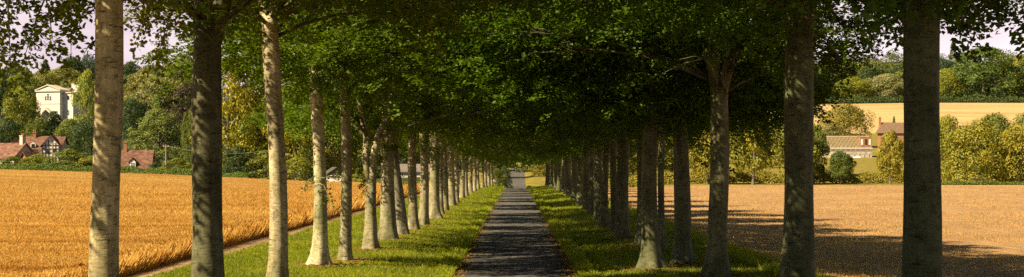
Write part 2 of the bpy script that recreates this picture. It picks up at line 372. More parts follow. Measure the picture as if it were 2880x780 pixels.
# the road beyond the dip, climbing away
fx = [-1.6, 0, 1.75]; fy2 = list(np.arange(270, 352, 4.0))
def bend(y): return 1.3 * ((y - 300) / 50.0) ** 2 * (y > 300)
V = []; F = []
for k, y in enumerate(fy2):
    for x in fx: V.append((x + bend(y) * (y > 300), y, gz(x, y) + .05))
for k in range(len(fy2) - 1):
    for i in range(2): F.append((k * 3 + i, k * 3 + i + 1, k * 3 + 4 + i, k * 3 + 3 + i))
tag(link('far_road', raw_mesh('far_road', V, F, M['road'], True)), kind='structure')

# ---------------------------------------------------------------- standing wheat, grass and stubble (stuff)
def blades(n, sampler, hgt, wid, lean=(0, 0), spread=.35, dz=0.0, hvar=.35, top=.25):
    P = sampler(n); n = len(P)
    z = ground(P[:, 0], P[:, 1]) + dz
    ang = RS.uniform(0, 2 * np.pi, n); L_ = RS.normal(0, spread, (n, 2)) + np.array(lean)
    sz = 1 + RS.uniform(-hvar, hvar, n); hh = hgt * sz * (P[:, 2] if P.shape[1] > 2 else 1); ww = wid * sz * (P[:, 2] if P.shape[1] > 2 else 1)
    base = np.stack([P[:, 0], P[:, 1], z], 1); side = np.stack([np.cos(ang), np.sin(ang), 0 * ang], 1) * ww[:, None]
    tip = base + np.stack([L_[:, 0] * hh, L_[:, 1] * hh, hh], 1)
    V = np.stack([base - side * .5, base + side * .5, tip + side * top, tip - side * top], 1).reshape(-1, 3)
    return V, np.arange(len(V)).reshape(-1, 4)
def depth_sample(n, d0, d1, xfun):
    """more blades close by, larger ones far away"""
    t = RS.uniform(0, 1, n); D = 1 / (1 / d0 + t * (1 / d1 - 1 / d0)); lo, hi = xfun(D)
    X = lo + (hi - lo) * RS.uniform(0, 1, n)
    return np.stack([X, D, .55 + .45 * D / 40], 1)
def wheat_sampler(n):
    P = depth_sample(n, 24, 262, lambda D: (-.40 * D - 4, 0 * D + WHEAT_X)); P = P[P[:, 0] < WHEAT_X]
    P[:, 2] = np.minimum(P[:, 2], 2.0) ; return P
CROP = .40
# canopy of the crop: a raised, rough sheet with a side that drops to the soil
xs_w = [x for x in xs if x <= WHEAT_X]; ysw = list(np.arange(10, 263, 2.0))
GX, GY = np.meshgrid(xs_w, ysw); GZ = ground(GX, GY) + CROP - .08; GZ[:, -1] -= .1
V = np.stack([GX, GY, GZ], -1).reshape(-1, 3); nx = len(xs_w)
i, j = np.meshgrid(np.arange(nx - 1), np.arange(len(ysw) - 1)); F = np.stack([j * nx + i, j * nx + i + 1, (j + 1) * nx + i + 1, (j + 1) * nx + i], -1).reshape(-1, 4)
ev = np.stack([np.full(len(ysw), WHEAT_X), np.array(ysw), ground(np.full(len(ysw), WHEAT_X), np.array(ysw))], 1); b0 = len(V)
V = np.concatenate([V, ev]); k = np.arange(len(ysw) - 1)
F = np.concatenate([F, np.stack([k * nx + nx - 1, b0 + k, b0 + k + 1, (k + 1) * nx + nx - 1], -1)])
tag(link('wheat_canopy', raw_mesh('wheat_canopy', V, F, M['wheat'], True)), kind='stuff')
bpy.data.objects['wheat_canopy']['label'] = 'dense golden mass of ripe wheat filling the left field'
V1, F1 = blades(520000, wheat_sampler, .085, .010, (-.15, .05), .6, CROP - .12, .5, .5)
def edge_sampler(n):
    D = 1 / (1 / 24 + RS.uniform(0, 1, n) * (1 / 250 - 1 / 24)); return np.stack([WHEAT_X + RS.uniform(-.5, .12, n), D, np.minimum(.55 + .45 * D / 40, 2)], 1)
V2, F2 = blades(26000, edge_sampler, .34, .022, (.12, 0), .3, 0, .45, .45)
tag(link('wheat_stalks', raw_mesh('wheat_stalks', np.concatenate([V1, V2]), np.concatenate([F1, F2 + len(V1)]), M['ears'])),
    'bristling ripe wheat ears and stalks standing over the left field', kind='stuff')
def verge_sampler(lo, hi):
    def f(n):
        P = depth_sample(n, 26, 215, lambda D: (lo + 0 * D, hi + 0 * D)); P[:, 2] = np.minimum(P[:, 2], 2.2); return P
    return f
Va, Fa = blades(130000, verge_sampler(-8.3, -1.66), .06, .014, (0, 0), .6, -.01)
Vb, Fb = blades(90000, verge_sampler(1.66, 6.1), .06, .014, (0, 0), .6, -.01)
Vc, Fc = blades(16000, verge_sampler(-1.9, -1.55), .13, .02, (.3, 0), .6, 0)
Vd, Fd = blades(16000, verge_sampler(1.55, 1.9), .13, .02, (-.3, 0), .6, 0)
Ve, Fe = blades(9000, verge_sampler(5.6, 6.4), .16, .02, (.1, 0), .6, 0)
VV = [Va, Vb, Vc, Vd, Ve]; FF = []; b = 0
for v, f in zip(VV, [Fa, Fb, Fc, Fd, Fe]): FF.append(f + b); b += len(v)
tag(link('verge_grass', raw_mesh('verge_grass', np.concatenate(VV), np.concatenate(FF), M['blade']), color=(.20, .23, .010)),
    'short mown grass on the verges both sides of the lane', kind='stuff')
Vs, Fs = blades(110000, lambda n: (lambda P: P[P[:, 0] > 6.15])(depth_sample(n, 26, 208, lambda D: (6.1 + 0 * D, .36 * D + 4))), .045, .014, (0, 0), .3, -.01)
tag(link('stubble_stalks', raw_mesh('stubble_stalks', Vs, Fs, M['blade']), color=(.50, .33, .155)),
    'short cut straw stubble covering the right field', kind='stuff')

LITTER = []
# ---------------------------------------------------------------- avenue beeches
def spray_leaves(P, Dv, ln, width, nl, leaf, tilt=.35, rs=RS):
    """one flat beech spray per row of P: leaves alternate along a twig; returns centre, axis, normal"""
    n = len(P); t = rs.uniform(0, 1, (n, nl)); Dv = unit(Dv)
    up = np.array([0, 0, 1.]) + rs.normal(0, .32, (n, 3)); Sd = unit(np.cross(up, Dv)); Nn = unit(np.cross(Dv, Sd))
    s = rs.uniform(-1, 1, (n, nl)) * (1 - t * .75) * width
    droop = -(t ** 2) * ln[:, None] * .22 - np.abs(s) * .25
    C = P[:, None] + Dv[:, None] * (t * ln[:, None])[..., None] + Sd[:, None] * s[..., None] + Nn[:, None] * (rs.normal(0, .035, (n, nl)))[..., None]
    C[..., 2] += droop
    ax = Dv[:, None] * .6 + Sd[:, None] * np.sign(s)[..., None] * .8 + rs.normal(0, .3, C.shape)
    nm = Nn[:, None] + rs.normal(0, tilt, C.shape)
    return C.reshape(-1, 3), ax.reshape(-1, 3), nm.reshape(-1, 3)
def beech_crown(name, seed, side, n_spray=1500, leaf=.095, nl=44, hang=0.0):
    """side -1: left row (open underneath on its outer, field side); +1: right row (outer side hangs lower).
    local axes: +x = away from the left field; crown between z 3.7 and 9.6"""
    rs = np.random.RandomState(seed); pts = []
    # lumpy crown: balls of sprays around limb ends
    balls = []
    for k in range(46):
        a = rs.uniform(0, 2 * np.pi); r = math.sqrt(rs.uniform(.0, 1)); x = r * math.cos(a); y = r * math.sin(a)
        inner = -side * -1  # towards the road
        X = x * 3.6 + (-side) * .8; Yb = y * 2.75
        out = X * side                                       # >0 towards the field
        if side < 0: zb = 4.7 + max(0, out - .3) * (.25 if hang < .3 else .05) + max(0, -out - 1) * .06
        else: zb = 4.35 - max(0, out - 1.5) * .16 + max(0, -out - 1) * .12
        zt = 9.6 - 3.4 * r ** 2
        zb -= hang
        q = rs.uniform(0, 1) ** 1.25; z = zb + .35 + (zt - zb - .5) * q
        balls.append((X, Yb, z, rs.uniform(.75, 1.25), zb))
    per = n_spray // len(balls) + 1
    for X, Yb, z, R, zb in balls:
        d = unit(rs.normal(0, 1, (per, 3)) * np.array([1, 1, .6])); rr = R * rs.uniform(.15, 1, per)[:, None] ** .6
        p = np.array([X, Yb, z]) + d * rr * np.array([1.15, 1.15, .75]); k = p[:, 2] > zb - .15 - rs.uniform(0, .5, per) ** 2
        pts.append(np.concatenate([p[k], d[k]], 1))
    A = np.concatenate(pts); P = A[:, :3]; Dv = A[:, 3:] + np.array([0, 0, -.15])
    Dv[:, :2] += unit(P[:, :2]) * .8; Dv[:, 2] *= .4
    C, ax, nm = spray_leaves(P, Dv, rs.uniform(.45, .95, len(P)), .33, nl, leaf, .38, rs)
    V, F = leaf_quads(C, ax, nm, leaf * rs.uniform(.75, 1.2, len(C)), leaf * .66)
    return raw_mesh(name, V, F, M['leaf']), balls
CR_L = [beech_crown('beech_crown_leaves', 21 + k, -1, hang=(0, .45, .95, 1.6)[k]) for k in range(4)]
CR_R = [beech_crown('beech_crown_leaves', 41 + k, 1, 1900, hang=(.15, .5, .9, 1.1)[k]) for k in range(4)]
CR_LF = [beech_crown('beech_crown_leaves', 61 + k, -1, 1300, .16, 20, hang=1.35) for k in range(2)]
CR_RF = [beech_crown('beech_crown_leaves', 71 + k, 1, 1400, .16, 20, hang=1.3) for k in range(2)]

def beech_trunk(seed, dia, balls, fork=4.6, lean=(0, 0), flare=1.55, heavy=False, forkdirs=None, n=24, bow=0):
    rs = random.Random(seed); mb = MB(); r0 = dia / 2
    ph = [rs.uniform(0, 6.28) for _ in range(4)]; lob = rs.choice([4, 5, 6])
    def cen(z): return Vector((lean[0] * z + bow * math.sin(z / 5 * 3.14) + .03 * math.sin(z * 1.1 + ph[0]), lean[1] * z + .03 * math.sin(z * .9 + ph[1]), z))
    zs = [-.25, -.05, .06, .16, .3, .5, .75, 1.05, 1.4, 1.8, 2.3, 2.8, 3.3, 3.8, fork - .5, fork - .1] if fork > 4.4 else [-.25, -.05, .06, .16, .3, .5, .75, 1.05, 1.4, 1.8] + ([2.3, 2.8, 3.3] if fork > 3.6 else []) + [fork - .3, fork]
    if n > 12: zs += [round(.3 * k + .2, 2) for k in range(1, 30) if .3 * k + .2 < fork - .15]
    zs = sorted(set(zs)); knots = [(rs.uniform(.7, fork - .4), rs.uniform(0, 6.28), rs.uniform(.05, .13) * rs.choice([1, 1, -.5])) for _ in range(6)]
    rad = [r0 * (1 + (flare - 1) * math.exp(-max(z, 0) / .34) * 1.15 + .10 * math.exp(-z / 1.3)) * (1 - .016 * z) * (1 + .03 * math.sin(z * 2.3 + ph[2])) for z in zs]
    def lobes(i, a):
        z = zs[i]; k = .22 * math.exp(-max(z, 0) / .3) * (flare - .9)
        kn = sum(am * math.exp(-((z - kz) / .16) ** 2 - (((a - ka + math.pi) % (2 * math.pi) - math.pi) / .42) ** 2) for kz, ka, am in knots)
        return 1 + kn + k * math.cos(lob * a + ph[3]) + .12 * k * math.cos(9 * a) + .035 * math.cos(2 * a + ph[0]) + .025 * math.cos(3 * a + z * 1.2) + .012 * math.cos(7 * a + z * 2.5)
    mb.tube([cen(z) for z in zs], rad, n, lobes)
    # limbs
    top = cen(fork - .35); rt = rad[-1]
    dirs = forkdirs or [(rs.uniform(-.5, .5), rs.uniform(-.6, .6)) for _ in range(3)]
    ends = []
    for dx, dy in dirs:
        P = [top - Vector((0, 0, .2))]; R = [rt * .8]
        for q in range(1, 8):
            t = q / 7; P.append(top + Vector((dx * 3.0 * t ** 1.1 + rs.uniform(-.1, .1), dy * 3.0 * t ** 1.1 + rs.uniform(-.1, .1), 4.3 * t * (1 - .12 * t)))); R.append(rt * (.74 - .1 * (len(dirs) > 2)) * (1 - t) ** .8 + .02)
        mb.tube(P, R, 12); ends += P[2:6]
    nf = len(mb.f)
    for X, Y_, z, R_, zb in balls[::2]:
        tgt = Vector((X, Y_, z)); s = min(ends + [cen(min(z - .6, fork - .2))] if z - .6 > fork - .8 else ends, key=lambda e: (e - tgt).length + max(0, e.z - tgt.z + .7) * 3)
        mid = s.lerp(tgt, .5) + Vector((rs.uniform(-.2, .2), rs.uniform(-.2, .2), .25))
        mb.tube([s, s.lerp(mid, .5) + Vector((0, 0, .06)), mid, mid.lerp(tgt, .6), tgt], [.042, .034, .026, .016, .006], 6)
        for _ in range(3):
            e = tgt + Vector((rs.uniform(-.9, .9), rs.uniform(-.9, .9), rs.uniform(-.45, .3)))
            mb.tube([mid.lerp(tgt, .4), tgt.lerp(e, .4), e], [.016, .011, .004], 4)
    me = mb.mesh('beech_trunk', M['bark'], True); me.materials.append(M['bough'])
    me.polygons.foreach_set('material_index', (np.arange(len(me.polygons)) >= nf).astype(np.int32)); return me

LEFT = 'beech trees lining the left side of the lane'; RIGHT = 'beech trees lining the right side of the lane'
GREEN = (.075, .125, .006)
def base_of(px, py=None, D=None):
    if D is None: D = FPX * (CH - .2) / (py - HY)
    return wx(px, D), D
def avenue_tree(side, px, w, label, py=None, D=None, seed=0, var=0, sc=1.0, tint=1.0, cz=0.0, ys=1.0, xs_=1.0, bark=(1, 1, 1), **kw):
    x, D = base_of(px, py, D); r = empty('beech_tree', (x, D, gz(x, D)), 0); LITTER.append((x, D))
    tag(r, label, 'tree', LEFT if side < 0 else RIGHT)
    far = D > 95
    lib = (CR_LF if far else CR_L) if side < 0 else (CR_RF if far else CR_R)
    cm, balls = lib[var % len(lib)]
    dia = w * D / FPX
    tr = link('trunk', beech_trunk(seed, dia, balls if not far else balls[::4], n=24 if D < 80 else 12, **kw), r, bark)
    rs = random.Random(seed * 3 + 1)
    c = link('crown', cm, r, (GREEN[0] * (1.1 if side < 0 else .95) * tint * rs.uniform(.9, 1.15), GREEN[1] * tint * rs.uniform(.92, 1.08), GREEN[2]))
    c.scale = (xs_, ys * rs.uniform(.82, 1.1) * rs.choice([1, -1]), rs.uniform(.95, 1.04)); c.location = (kw.get('lean', (0, 0))[0] * 4, 0, cz + rs.uniform(-.1, .15))
    return r
lt = [  # bark tints paint sunlight into the pale trunks, shade into the dark one
 dict(px=-330, D=11.2, w=120, label='beech whose leafy sprays hang into the top left corner, trunk out of view', fork=5.2, var=1, cz=.4, ys=1.4, xs_=1.35),
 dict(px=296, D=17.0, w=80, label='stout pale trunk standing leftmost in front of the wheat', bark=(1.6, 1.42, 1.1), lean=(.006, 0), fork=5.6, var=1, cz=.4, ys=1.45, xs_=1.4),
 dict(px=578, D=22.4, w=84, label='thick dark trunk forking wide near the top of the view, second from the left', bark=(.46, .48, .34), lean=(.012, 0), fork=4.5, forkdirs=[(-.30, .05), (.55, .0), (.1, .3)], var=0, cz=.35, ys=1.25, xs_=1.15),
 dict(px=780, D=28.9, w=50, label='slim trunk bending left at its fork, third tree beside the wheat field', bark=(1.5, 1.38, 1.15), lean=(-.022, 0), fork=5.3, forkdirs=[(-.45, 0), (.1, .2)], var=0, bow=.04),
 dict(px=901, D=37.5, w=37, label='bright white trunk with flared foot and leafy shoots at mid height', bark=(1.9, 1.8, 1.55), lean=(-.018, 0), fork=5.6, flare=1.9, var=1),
 dict(px=972, py=738, w=31, label='dappled straight trunk just right of the white one with leafy shoots', bark=(1.3, 1.25, 1.05), lean=(.0, 0), fork=5.6, flare=1.5, var=0),
 dict(px=1045, py=708, w=30, label='short pale trunk splitting low into two crooked limbs', bark=(1.2, 1.14, .96), lean=(-.01, 0), fork=2.35, flare=1.7, forkdirs=[(-.22, 0), (.3, .1)], var=3),
 dict(px=1089, py=682, w=38, label='thick upright trunk pressed against a leaning dark neighbour', bark=(1.2, 1.14, .96), lean=(.012, 0), fork=4.8, flare=1.5, var=2),
 dict(px=1128, py=668, w=34, label='dark trunk leaning left against the thick upright one', lean=(-.10, 0), fork=4.6, flare=1.4, var=1),
 dict(px=1161, py=652, w=23, label='slender straight trunk right of the leaning dark pair', bark=(1.2, 1.14, .96), fork=5.0, var=3),
 dict(px=1192, py=635, w=25, label='tenth beech of the left row counted away from the camera', bark=(1.2, 1.14, .96), fork=4.8, var=2),
 dict(px=1221, py=619, w=29, label='eleventh beech of the left row, broad foot with spreading roots', bark=(1.2, 1.14, .96), fork=4.6, flare=1.9, var=1)]
ordn = ['twelfth', 'thirteenth', 'fourteenth', 'fifteenth', 'sixteenth', 'seventeenth', 'eighteenth', 'nineteenth', 'twentieth', 'twenty-first', 'twenty-second', 'twenty-third', 'twenty-fourth', 'twenty-fifth', 'twenty-sixth']
for k, (px, py, w) in enumerate([(1240, 609, 15), (1252, 598, 16), (1269, 581, 20), (1284, 574, 13), (1301, 561, 13), (1310, 555, 12), (1324, 547, 12), (1335, 541, 10), (1344, 535, 10), (1357, 531, 9), (1366, 528, 8), (1375, 525, 8), (1383, 522, 8)]):
    lt.append(dict(px=px, py=py, w=w, label=ordn[k] + ' beech of the left row, its trunk striped by sun', bark=(1.25, 1.18, 1.0), lean=(random.uniform(-.012, .012), 0), fork=4.7, flare=1.5, var=(2, 3, 1)[k % 3]))
lt[-1]['label'] = 'farthest beech of the left row, beside the small white sign'
for k, d in enumerate(lt): avenue_tree(-1, seed=100 + k, **d)
rt = [  # dark bark tints: the shade on this row is painted into the trunks
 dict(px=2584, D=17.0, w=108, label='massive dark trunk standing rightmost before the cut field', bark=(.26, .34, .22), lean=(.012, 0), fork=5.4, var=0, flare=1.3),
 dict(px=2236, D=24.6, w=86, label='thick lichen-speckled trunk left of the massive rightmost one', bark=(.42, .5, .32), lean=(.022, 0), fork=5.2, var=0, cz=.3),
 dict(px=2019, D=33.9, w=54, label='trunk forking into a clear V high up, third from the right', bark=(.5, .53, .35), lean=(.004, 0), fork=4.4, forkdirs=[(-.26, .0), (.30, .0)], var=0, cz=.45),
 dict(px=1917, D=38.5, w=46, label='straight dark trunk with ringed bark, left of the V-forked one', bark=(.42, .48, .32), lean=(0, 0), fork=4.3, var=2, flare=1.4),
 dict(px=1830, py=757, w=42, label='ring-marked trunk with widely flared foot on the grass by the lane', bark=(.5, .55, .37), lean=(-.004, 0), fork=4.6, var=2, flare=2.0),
 dict(px=1862, py=712, w=17, label='thin trunk half hidden behind the widely flared one', bark=(.5, .55, .37), fork=4.4, var=1),
 dict(px=1800, py=697, w=21, label='sun-flecked slim trunk left behind the widely flared one', bark=(.5, .55, .37), fork=4.6, var=3),
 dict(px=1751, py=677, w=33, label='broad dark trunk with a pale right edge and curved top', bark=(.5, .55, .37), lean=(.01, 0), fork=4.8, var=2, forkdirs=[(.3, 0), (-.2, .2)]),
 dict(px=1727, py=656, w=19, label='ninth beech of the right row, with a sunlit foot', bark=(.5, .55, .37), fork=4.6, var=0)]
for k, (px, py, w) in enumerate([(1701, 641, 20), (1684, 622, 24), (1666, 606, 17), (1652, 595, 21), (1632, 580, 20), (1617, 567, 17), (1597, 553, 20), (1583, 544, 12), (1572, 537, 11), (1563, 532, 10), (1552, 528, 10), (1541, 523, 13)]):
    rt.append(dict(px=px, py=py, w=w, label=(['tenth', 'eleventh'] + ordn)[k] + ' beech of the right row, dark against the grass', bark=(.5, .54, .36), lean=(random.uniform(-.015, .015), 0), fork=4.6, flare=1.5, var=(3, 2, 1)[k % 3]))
rt[-1]['label'] = 'farthest beech of the right row, at the brow of the lane'
for k, d in enumerate(rt): avenue_tree(1, seed=200 + k, **d)

Pl = []
for (x, y) in LITTER:
    if y < 20 or y > 150: continue
    n = 260; a = RS.uniform(0, 6.28, n); q = .25 + np.abs(RS.normal(0, .42, n)); Pl.append(np.stack([x + q * np.cos(a) * .9, y + q * np.sin(a) * 1.1], 1))
n = 5000; D_ = 1 / (1 / 30 + RS.uniform(0, 1, n) * (1 / 160 - 1 / 30)); sd_ = RS.choice([-1, 1], n); Pl.append(np.stack([sd_ * (1.6 - np.abs(RS.normal(0, .22, n))), D_], 1))
Pl = np.concatenate(Pl); C = np.stack([Pl[:, 0], Pl[:, 1], ground(Pl[:, 0], Pl[:, 1]) + .035 * (np.abs(Pl[:, 0]) > 1.7) + .012], 1)
N_ = np.array([0, 0, 1.]) + RS.normal(0, .35, C.shape); V, F = leaf_quads(C, np.cross(N_, RS.normal(0, 1, C.shape)), N_, RS.uniform(.05, .11, len(C)), RS.uniform(.035, .08, len(C)))
tag(link('leaf_litter', raw_mesh('leaf_litter', V, F, M['blade']), color=(.26, .16, .07)), 'dry brown fallen leaves around the beech feet and along the lane edges', kind='stuff')

def hanging(parent_name_idx, start, pts, name='hanging_branch', color=GREEN, leaf=.075, dens=26, seed=3):
    """thin drooping branch with leafy side sprays, from photo positions placed at their own depth"""
    root = [o for o in bpy.data.objects if o.get('label') == parent_name_idx][0]
    rs = np.random.RandomState(seed); off = Vector(root.location)
    for (x0, y0, d0, x1, y1, d1) in pts:
        a = pt(x0, y0, d0) - off; b = pt(x1, y1, d1) - off; m_ = a.lerp(b, .5) + Vector((0, 0, .08))
        n = max(3, int((b - a).length * 6.5)); t = rs.uniform(0, 1, n) ** .8
        P = np.array([a.lerp(m_, 2 * q) if q < .5 else m_.lerp(b, 2 * q - 1) for q in t])
        dv = np.tile(np.array((b - a).normalized()), (n, 1)) + rs.normal(0, .55, (n, 3))
        C, A_, N_ = spray_leaves(P, dv, rs.uniform(.22, .5, n), .15, dens, leaf, .5, rs)
        V, F = leaf_quads(C, A_, N_, leaf * rs.uniform(.7, 1.15, len(C)), leaf * .66)
        br_ = MB().tube([a, m_, b], [.014, .009, .003], 5).build(name, M['bark'], root, True)
        link('leaves', raw_mesh('leaves', V, F, M['leaf']), br_, color)
hanging(lt[0]['label'], None, [(330, -60, 18, 130, 60, 19), (150, -60, 18, 60, 190, 19), (260, -40, 18, 90, 110, 18.6), (200, -40, 17, 200, 150, 18), (60, -60, 18, -20, 130, 19),
    (20, -40, 17, 30, 210, 18), (290, 10, 18, 205, 75, 18.5), (270, 130, 18, 235, 155, 18.5), (120, -40, 17.5, 150, 120, 18), (40, -50, 17, 90, 60, 18), (-40, 40, 18, 20, 280, 19), (-60, -40, 18, 10, 60, 18.4)], color=(.11, .14, .01), seed=5)
hanging(lt[2]['label'], None, [(500, -60, 21, 400, 60, 21), (480, -60, 22, 380, 120, 22), (500, 0, 21, 440, 170, 21.5), (480, -60, 21, 350, 40, 21), (510, 40, 22, 455, 120, 22)], color=(.17, .17, .012), seed=8)
hanging(lt[6]['label'], None, [(1040, 440, 46.6, 1005, 400, 46.2), (1045, 460, 46.6, 1015, 470, 46.4), (1050, 470, 46.6, 1085, 440, 46.3), (1030, 420, 46.6, 1060, 380, 46.4), (1045, 500, 46.6, 1028, 530, 46.4), (1060, 400, 46.6, 1110, 430, 46.4), (1010, 380, 46.6, 985, 430, 46.4), (1040, 350, 46.6, 1090, 360, 46.4)], color=(.10, .13, .009), dens=60, seed=19)
hanging(lt[4]['label'], None, [(890, 500, 37.3, 975, 520, 36.6), (900, 515, 37.3, 925, 555, 36.8), (885, 495, 37.3, 855, 540, 36.9)], name='leafy_shoot', color=(.11, .12, .012), leaf=.08, dens=14, seed=9)
hanging(rt[0]['label'], None, [(2640, -50, 16.5, 2760, 40, 16.5), (2650, -30, 16.5, 2700, 85, 16.5), (2700, -50, 17, 2830, 60, 17), (2760, -60, 17, 2810, 10, 17), (2620, -40, 16.5, 2680, 40, 16.5), (2700, 20, 17, 2750, 110, 17)], color=(.045, .07, .01), seed=12)
hanging(rt[1]['label'], None, [(2300, -40, 24, 2520, 60, 25), (2280, 0, 24, 2480, 150, 25), (2260, 40, 24, 2400, 220, 25), (2330, -40, 24, 2540, 20, 25)], color=(.045, .07, .01), leaf=.08, seed=14)

# ---------------------------------------------------------------- background trees: unit meshes (height 1, width 1)
def lobed(rs, n_lobe, n_leaf, z0, z1, prof, leaf, lobe_r=.17, flat=.75):
    """leaf clumps set on many small lobes arranged on a crown outline prof(t)->radius"""
    Cs = []; Ns = []; ph0 = rs.uniform(0, 6)
    per = n_leaf // n_lobe
    for k in range(n_lobe):
        t = rs.uniform(0, 1) ** .9; a = rs.uniform(0, 2 * np.pi); R = prof(t) * (rs.uniform(.45, 1) ** .5) * (1 + .13 * math.sin(2 * a + ph0) + .1 * math.sin(3 * a + 7 * t + ph0)) * rs.choice([1, 1, 1, 1.16])
        lr = lobe_r * rs.uniform(.6, 1.25); c = np.array([max(R - lr * .6, 0) * math.cos(a), max(R - lr * .6, 0) * math.sin(a), z0 + (z1 - z0) * t * (1 - lr * .8)])
        d = unit(rs.normal(0, 1, (per, 3)) + np.array([math.cos(a) * .5, math.sin(a) * .5, .45]))
        Cs.append(c + d * lr * np.array([1, 1, flat]) * rs.uniform(.72, 1.08, per)[:, None]); Ns.append(d + rs.normal(0, .4, d.shape))
    C = np.concatenate(Cs); N = np.concatenate(Ns); ax = np.cross(N, rs.normal(0, 1, N.shape))
    return leaf_quads(C, ax, N, leaf * rs.uniform(.7, 1.3, len(C)), leaf * .8)
def dome(t): return .5 * math.sqrt(max(0.02, 1 - (abs(t - .38) / .64) ** 2.3))
def cone(t): return .5 * (1 - t) ** .8 + .02
def egg(t): return .5 * math.sqrt(max(.03, 1 - ((t - .42) / .6) ** 2))
def bushp(t): return .5 * math.sqrt(max(.03, 1 - t ** 2.2))
UN = {}
def unit_tree(kind, seed):
    rs = np.random.RandomState(seed)
    if kind == 'round': V, F = lobed(rs, 85, 12000, .05, 1.0, dome, .030, .2)
    elif kind == 'domed': V, F = lobed(rs, 130, 15000, -.04, .98, bushp, .026, .13)
    elif kind == 'stem': V, F = lobed(rs, 70, 6500, .22, 1.0, egg, .042, .16)
    elif kind == 'tall': V, F = lobed(rs, 100, 9500, .06, 1.0, egg, .03, .13)
    elif kind == 'conifer': V, F = lobed(rs, 80, 6000, .05, 1.0, cone, .032, .09)
    elif kind == 'bush': V, F = lobed(rs, 50, 5500, -.05, .97, bushp, .04, .17)
    elif kind == 'cedar':
        Cs = []
        for k in range(34):
            t = rs.uniform(.0, 1) ; a = rs.uniform(0, 6.28); R = .5 * (1 - .55 * t) * rs.uniform(.3, 1); z = .25 + .7 * t
            n = 230; r = rs.uniform(.09, .17); q = rs.normal(0, 1, (n, 2)) * .45 * r
            Cs.append(np.stack([R * math.cos(a) + q[:, 0] * 1.5, R * math.sin(a) + q[:, 1] * 1.5, z + rs.normal(0, .02, n) - (q ** 2).sum(1) * 1.2], 1))
        C = np.concatenate(Cs); N = np.array([0, 0, 1.]) + rs.normal(0, .7, C.shape); V, F = leaf_quads(C, np.cross(N, rs.normal(0, 1, N.shape)), N, .036, .028)
    me = raw_mesh(kind + '_tree_leaves', V, F, M['leaf_far'])
    tb = MB(); lean = rs.uniform(-.03, .03); hh = {'round': .7, 'stem': .75, 'tall': .85, 'conifer': .95, 'bush': .5, 'cedar': .9, 'domed': .5}[kind]
    tb.tube([(0, 0, -.06), (0, 0, .0), (lean * .3, 0, .1), (lean, 0, hh * .5), (lean * 1.4, .01, hh)], [.045, .036, .026, .019, .004], 9)
    for k in range(7):
        a = rs.uniform(0, 6.28); z = rs.uniform(.22, .6) * hh / .8; tb.tube([(lean * .7, 0, z), (.14 * math.cos(a), .14 * math.sin(a), z + .1), (.32 * math.cos(a), .32 * math.sin(a), z + .2)], [.014, .01, .003], 5)
    return me, tb.mesh(kind + '_tree_trunk', M['bark_far'], True)
for kd in ('round', 'stem', 'tall', 'conifer', 'bush', 'cedar', 'domed'): UN[kd] = [unit_tree(kd, 300 + 7 * k + len(kd)) for k in range(3)]
def bgtree(kind, px, ytop, wpx, D, label, col, name=None, group=None, cat='tree', v=0, zb=None):
    col = tuple(c * 1.55 for c in col)
    x = wx(px, D); g = gz(x, D) if zb is None else zb; ht = CH + (HY - ytop) / FPX * D - g; w = wpx / FPX * D
    nm = name or {'round': 'broadleaf_tree', 'stem': 'young_tree', 'tall': 'tall_tree', 'conifer': 'conifer_tree', 'bush': 'bush', 'cedar': 'cedar_tree', 'domed': 'broadleaf_tree'}[kind]
    r = empty(nm, (x, D, g), random.uniform(0, 6.28), (w, w, max(ht, .5))); tag(r, label, cat, group)
    cm, tm = UN[kind][v % 3]
    link('crown' if kind != 'bush' else 'foliage', cm, r, col); link('trunk' if kind != 'bush' else 'stem', tm, r); return r
YG = (.125, .135, .015); MG = (.085, .105, .016); DG = (.03, .05, .014); BG = (.035, .06, .03); OG = (.15, .135, .014); PG = (.16, .16, .07); PU = (.065, .05, .03)
HL = 'trees on the wooded hill beyond the wheat field'; HR = 'trees beyond the cut field on the right'
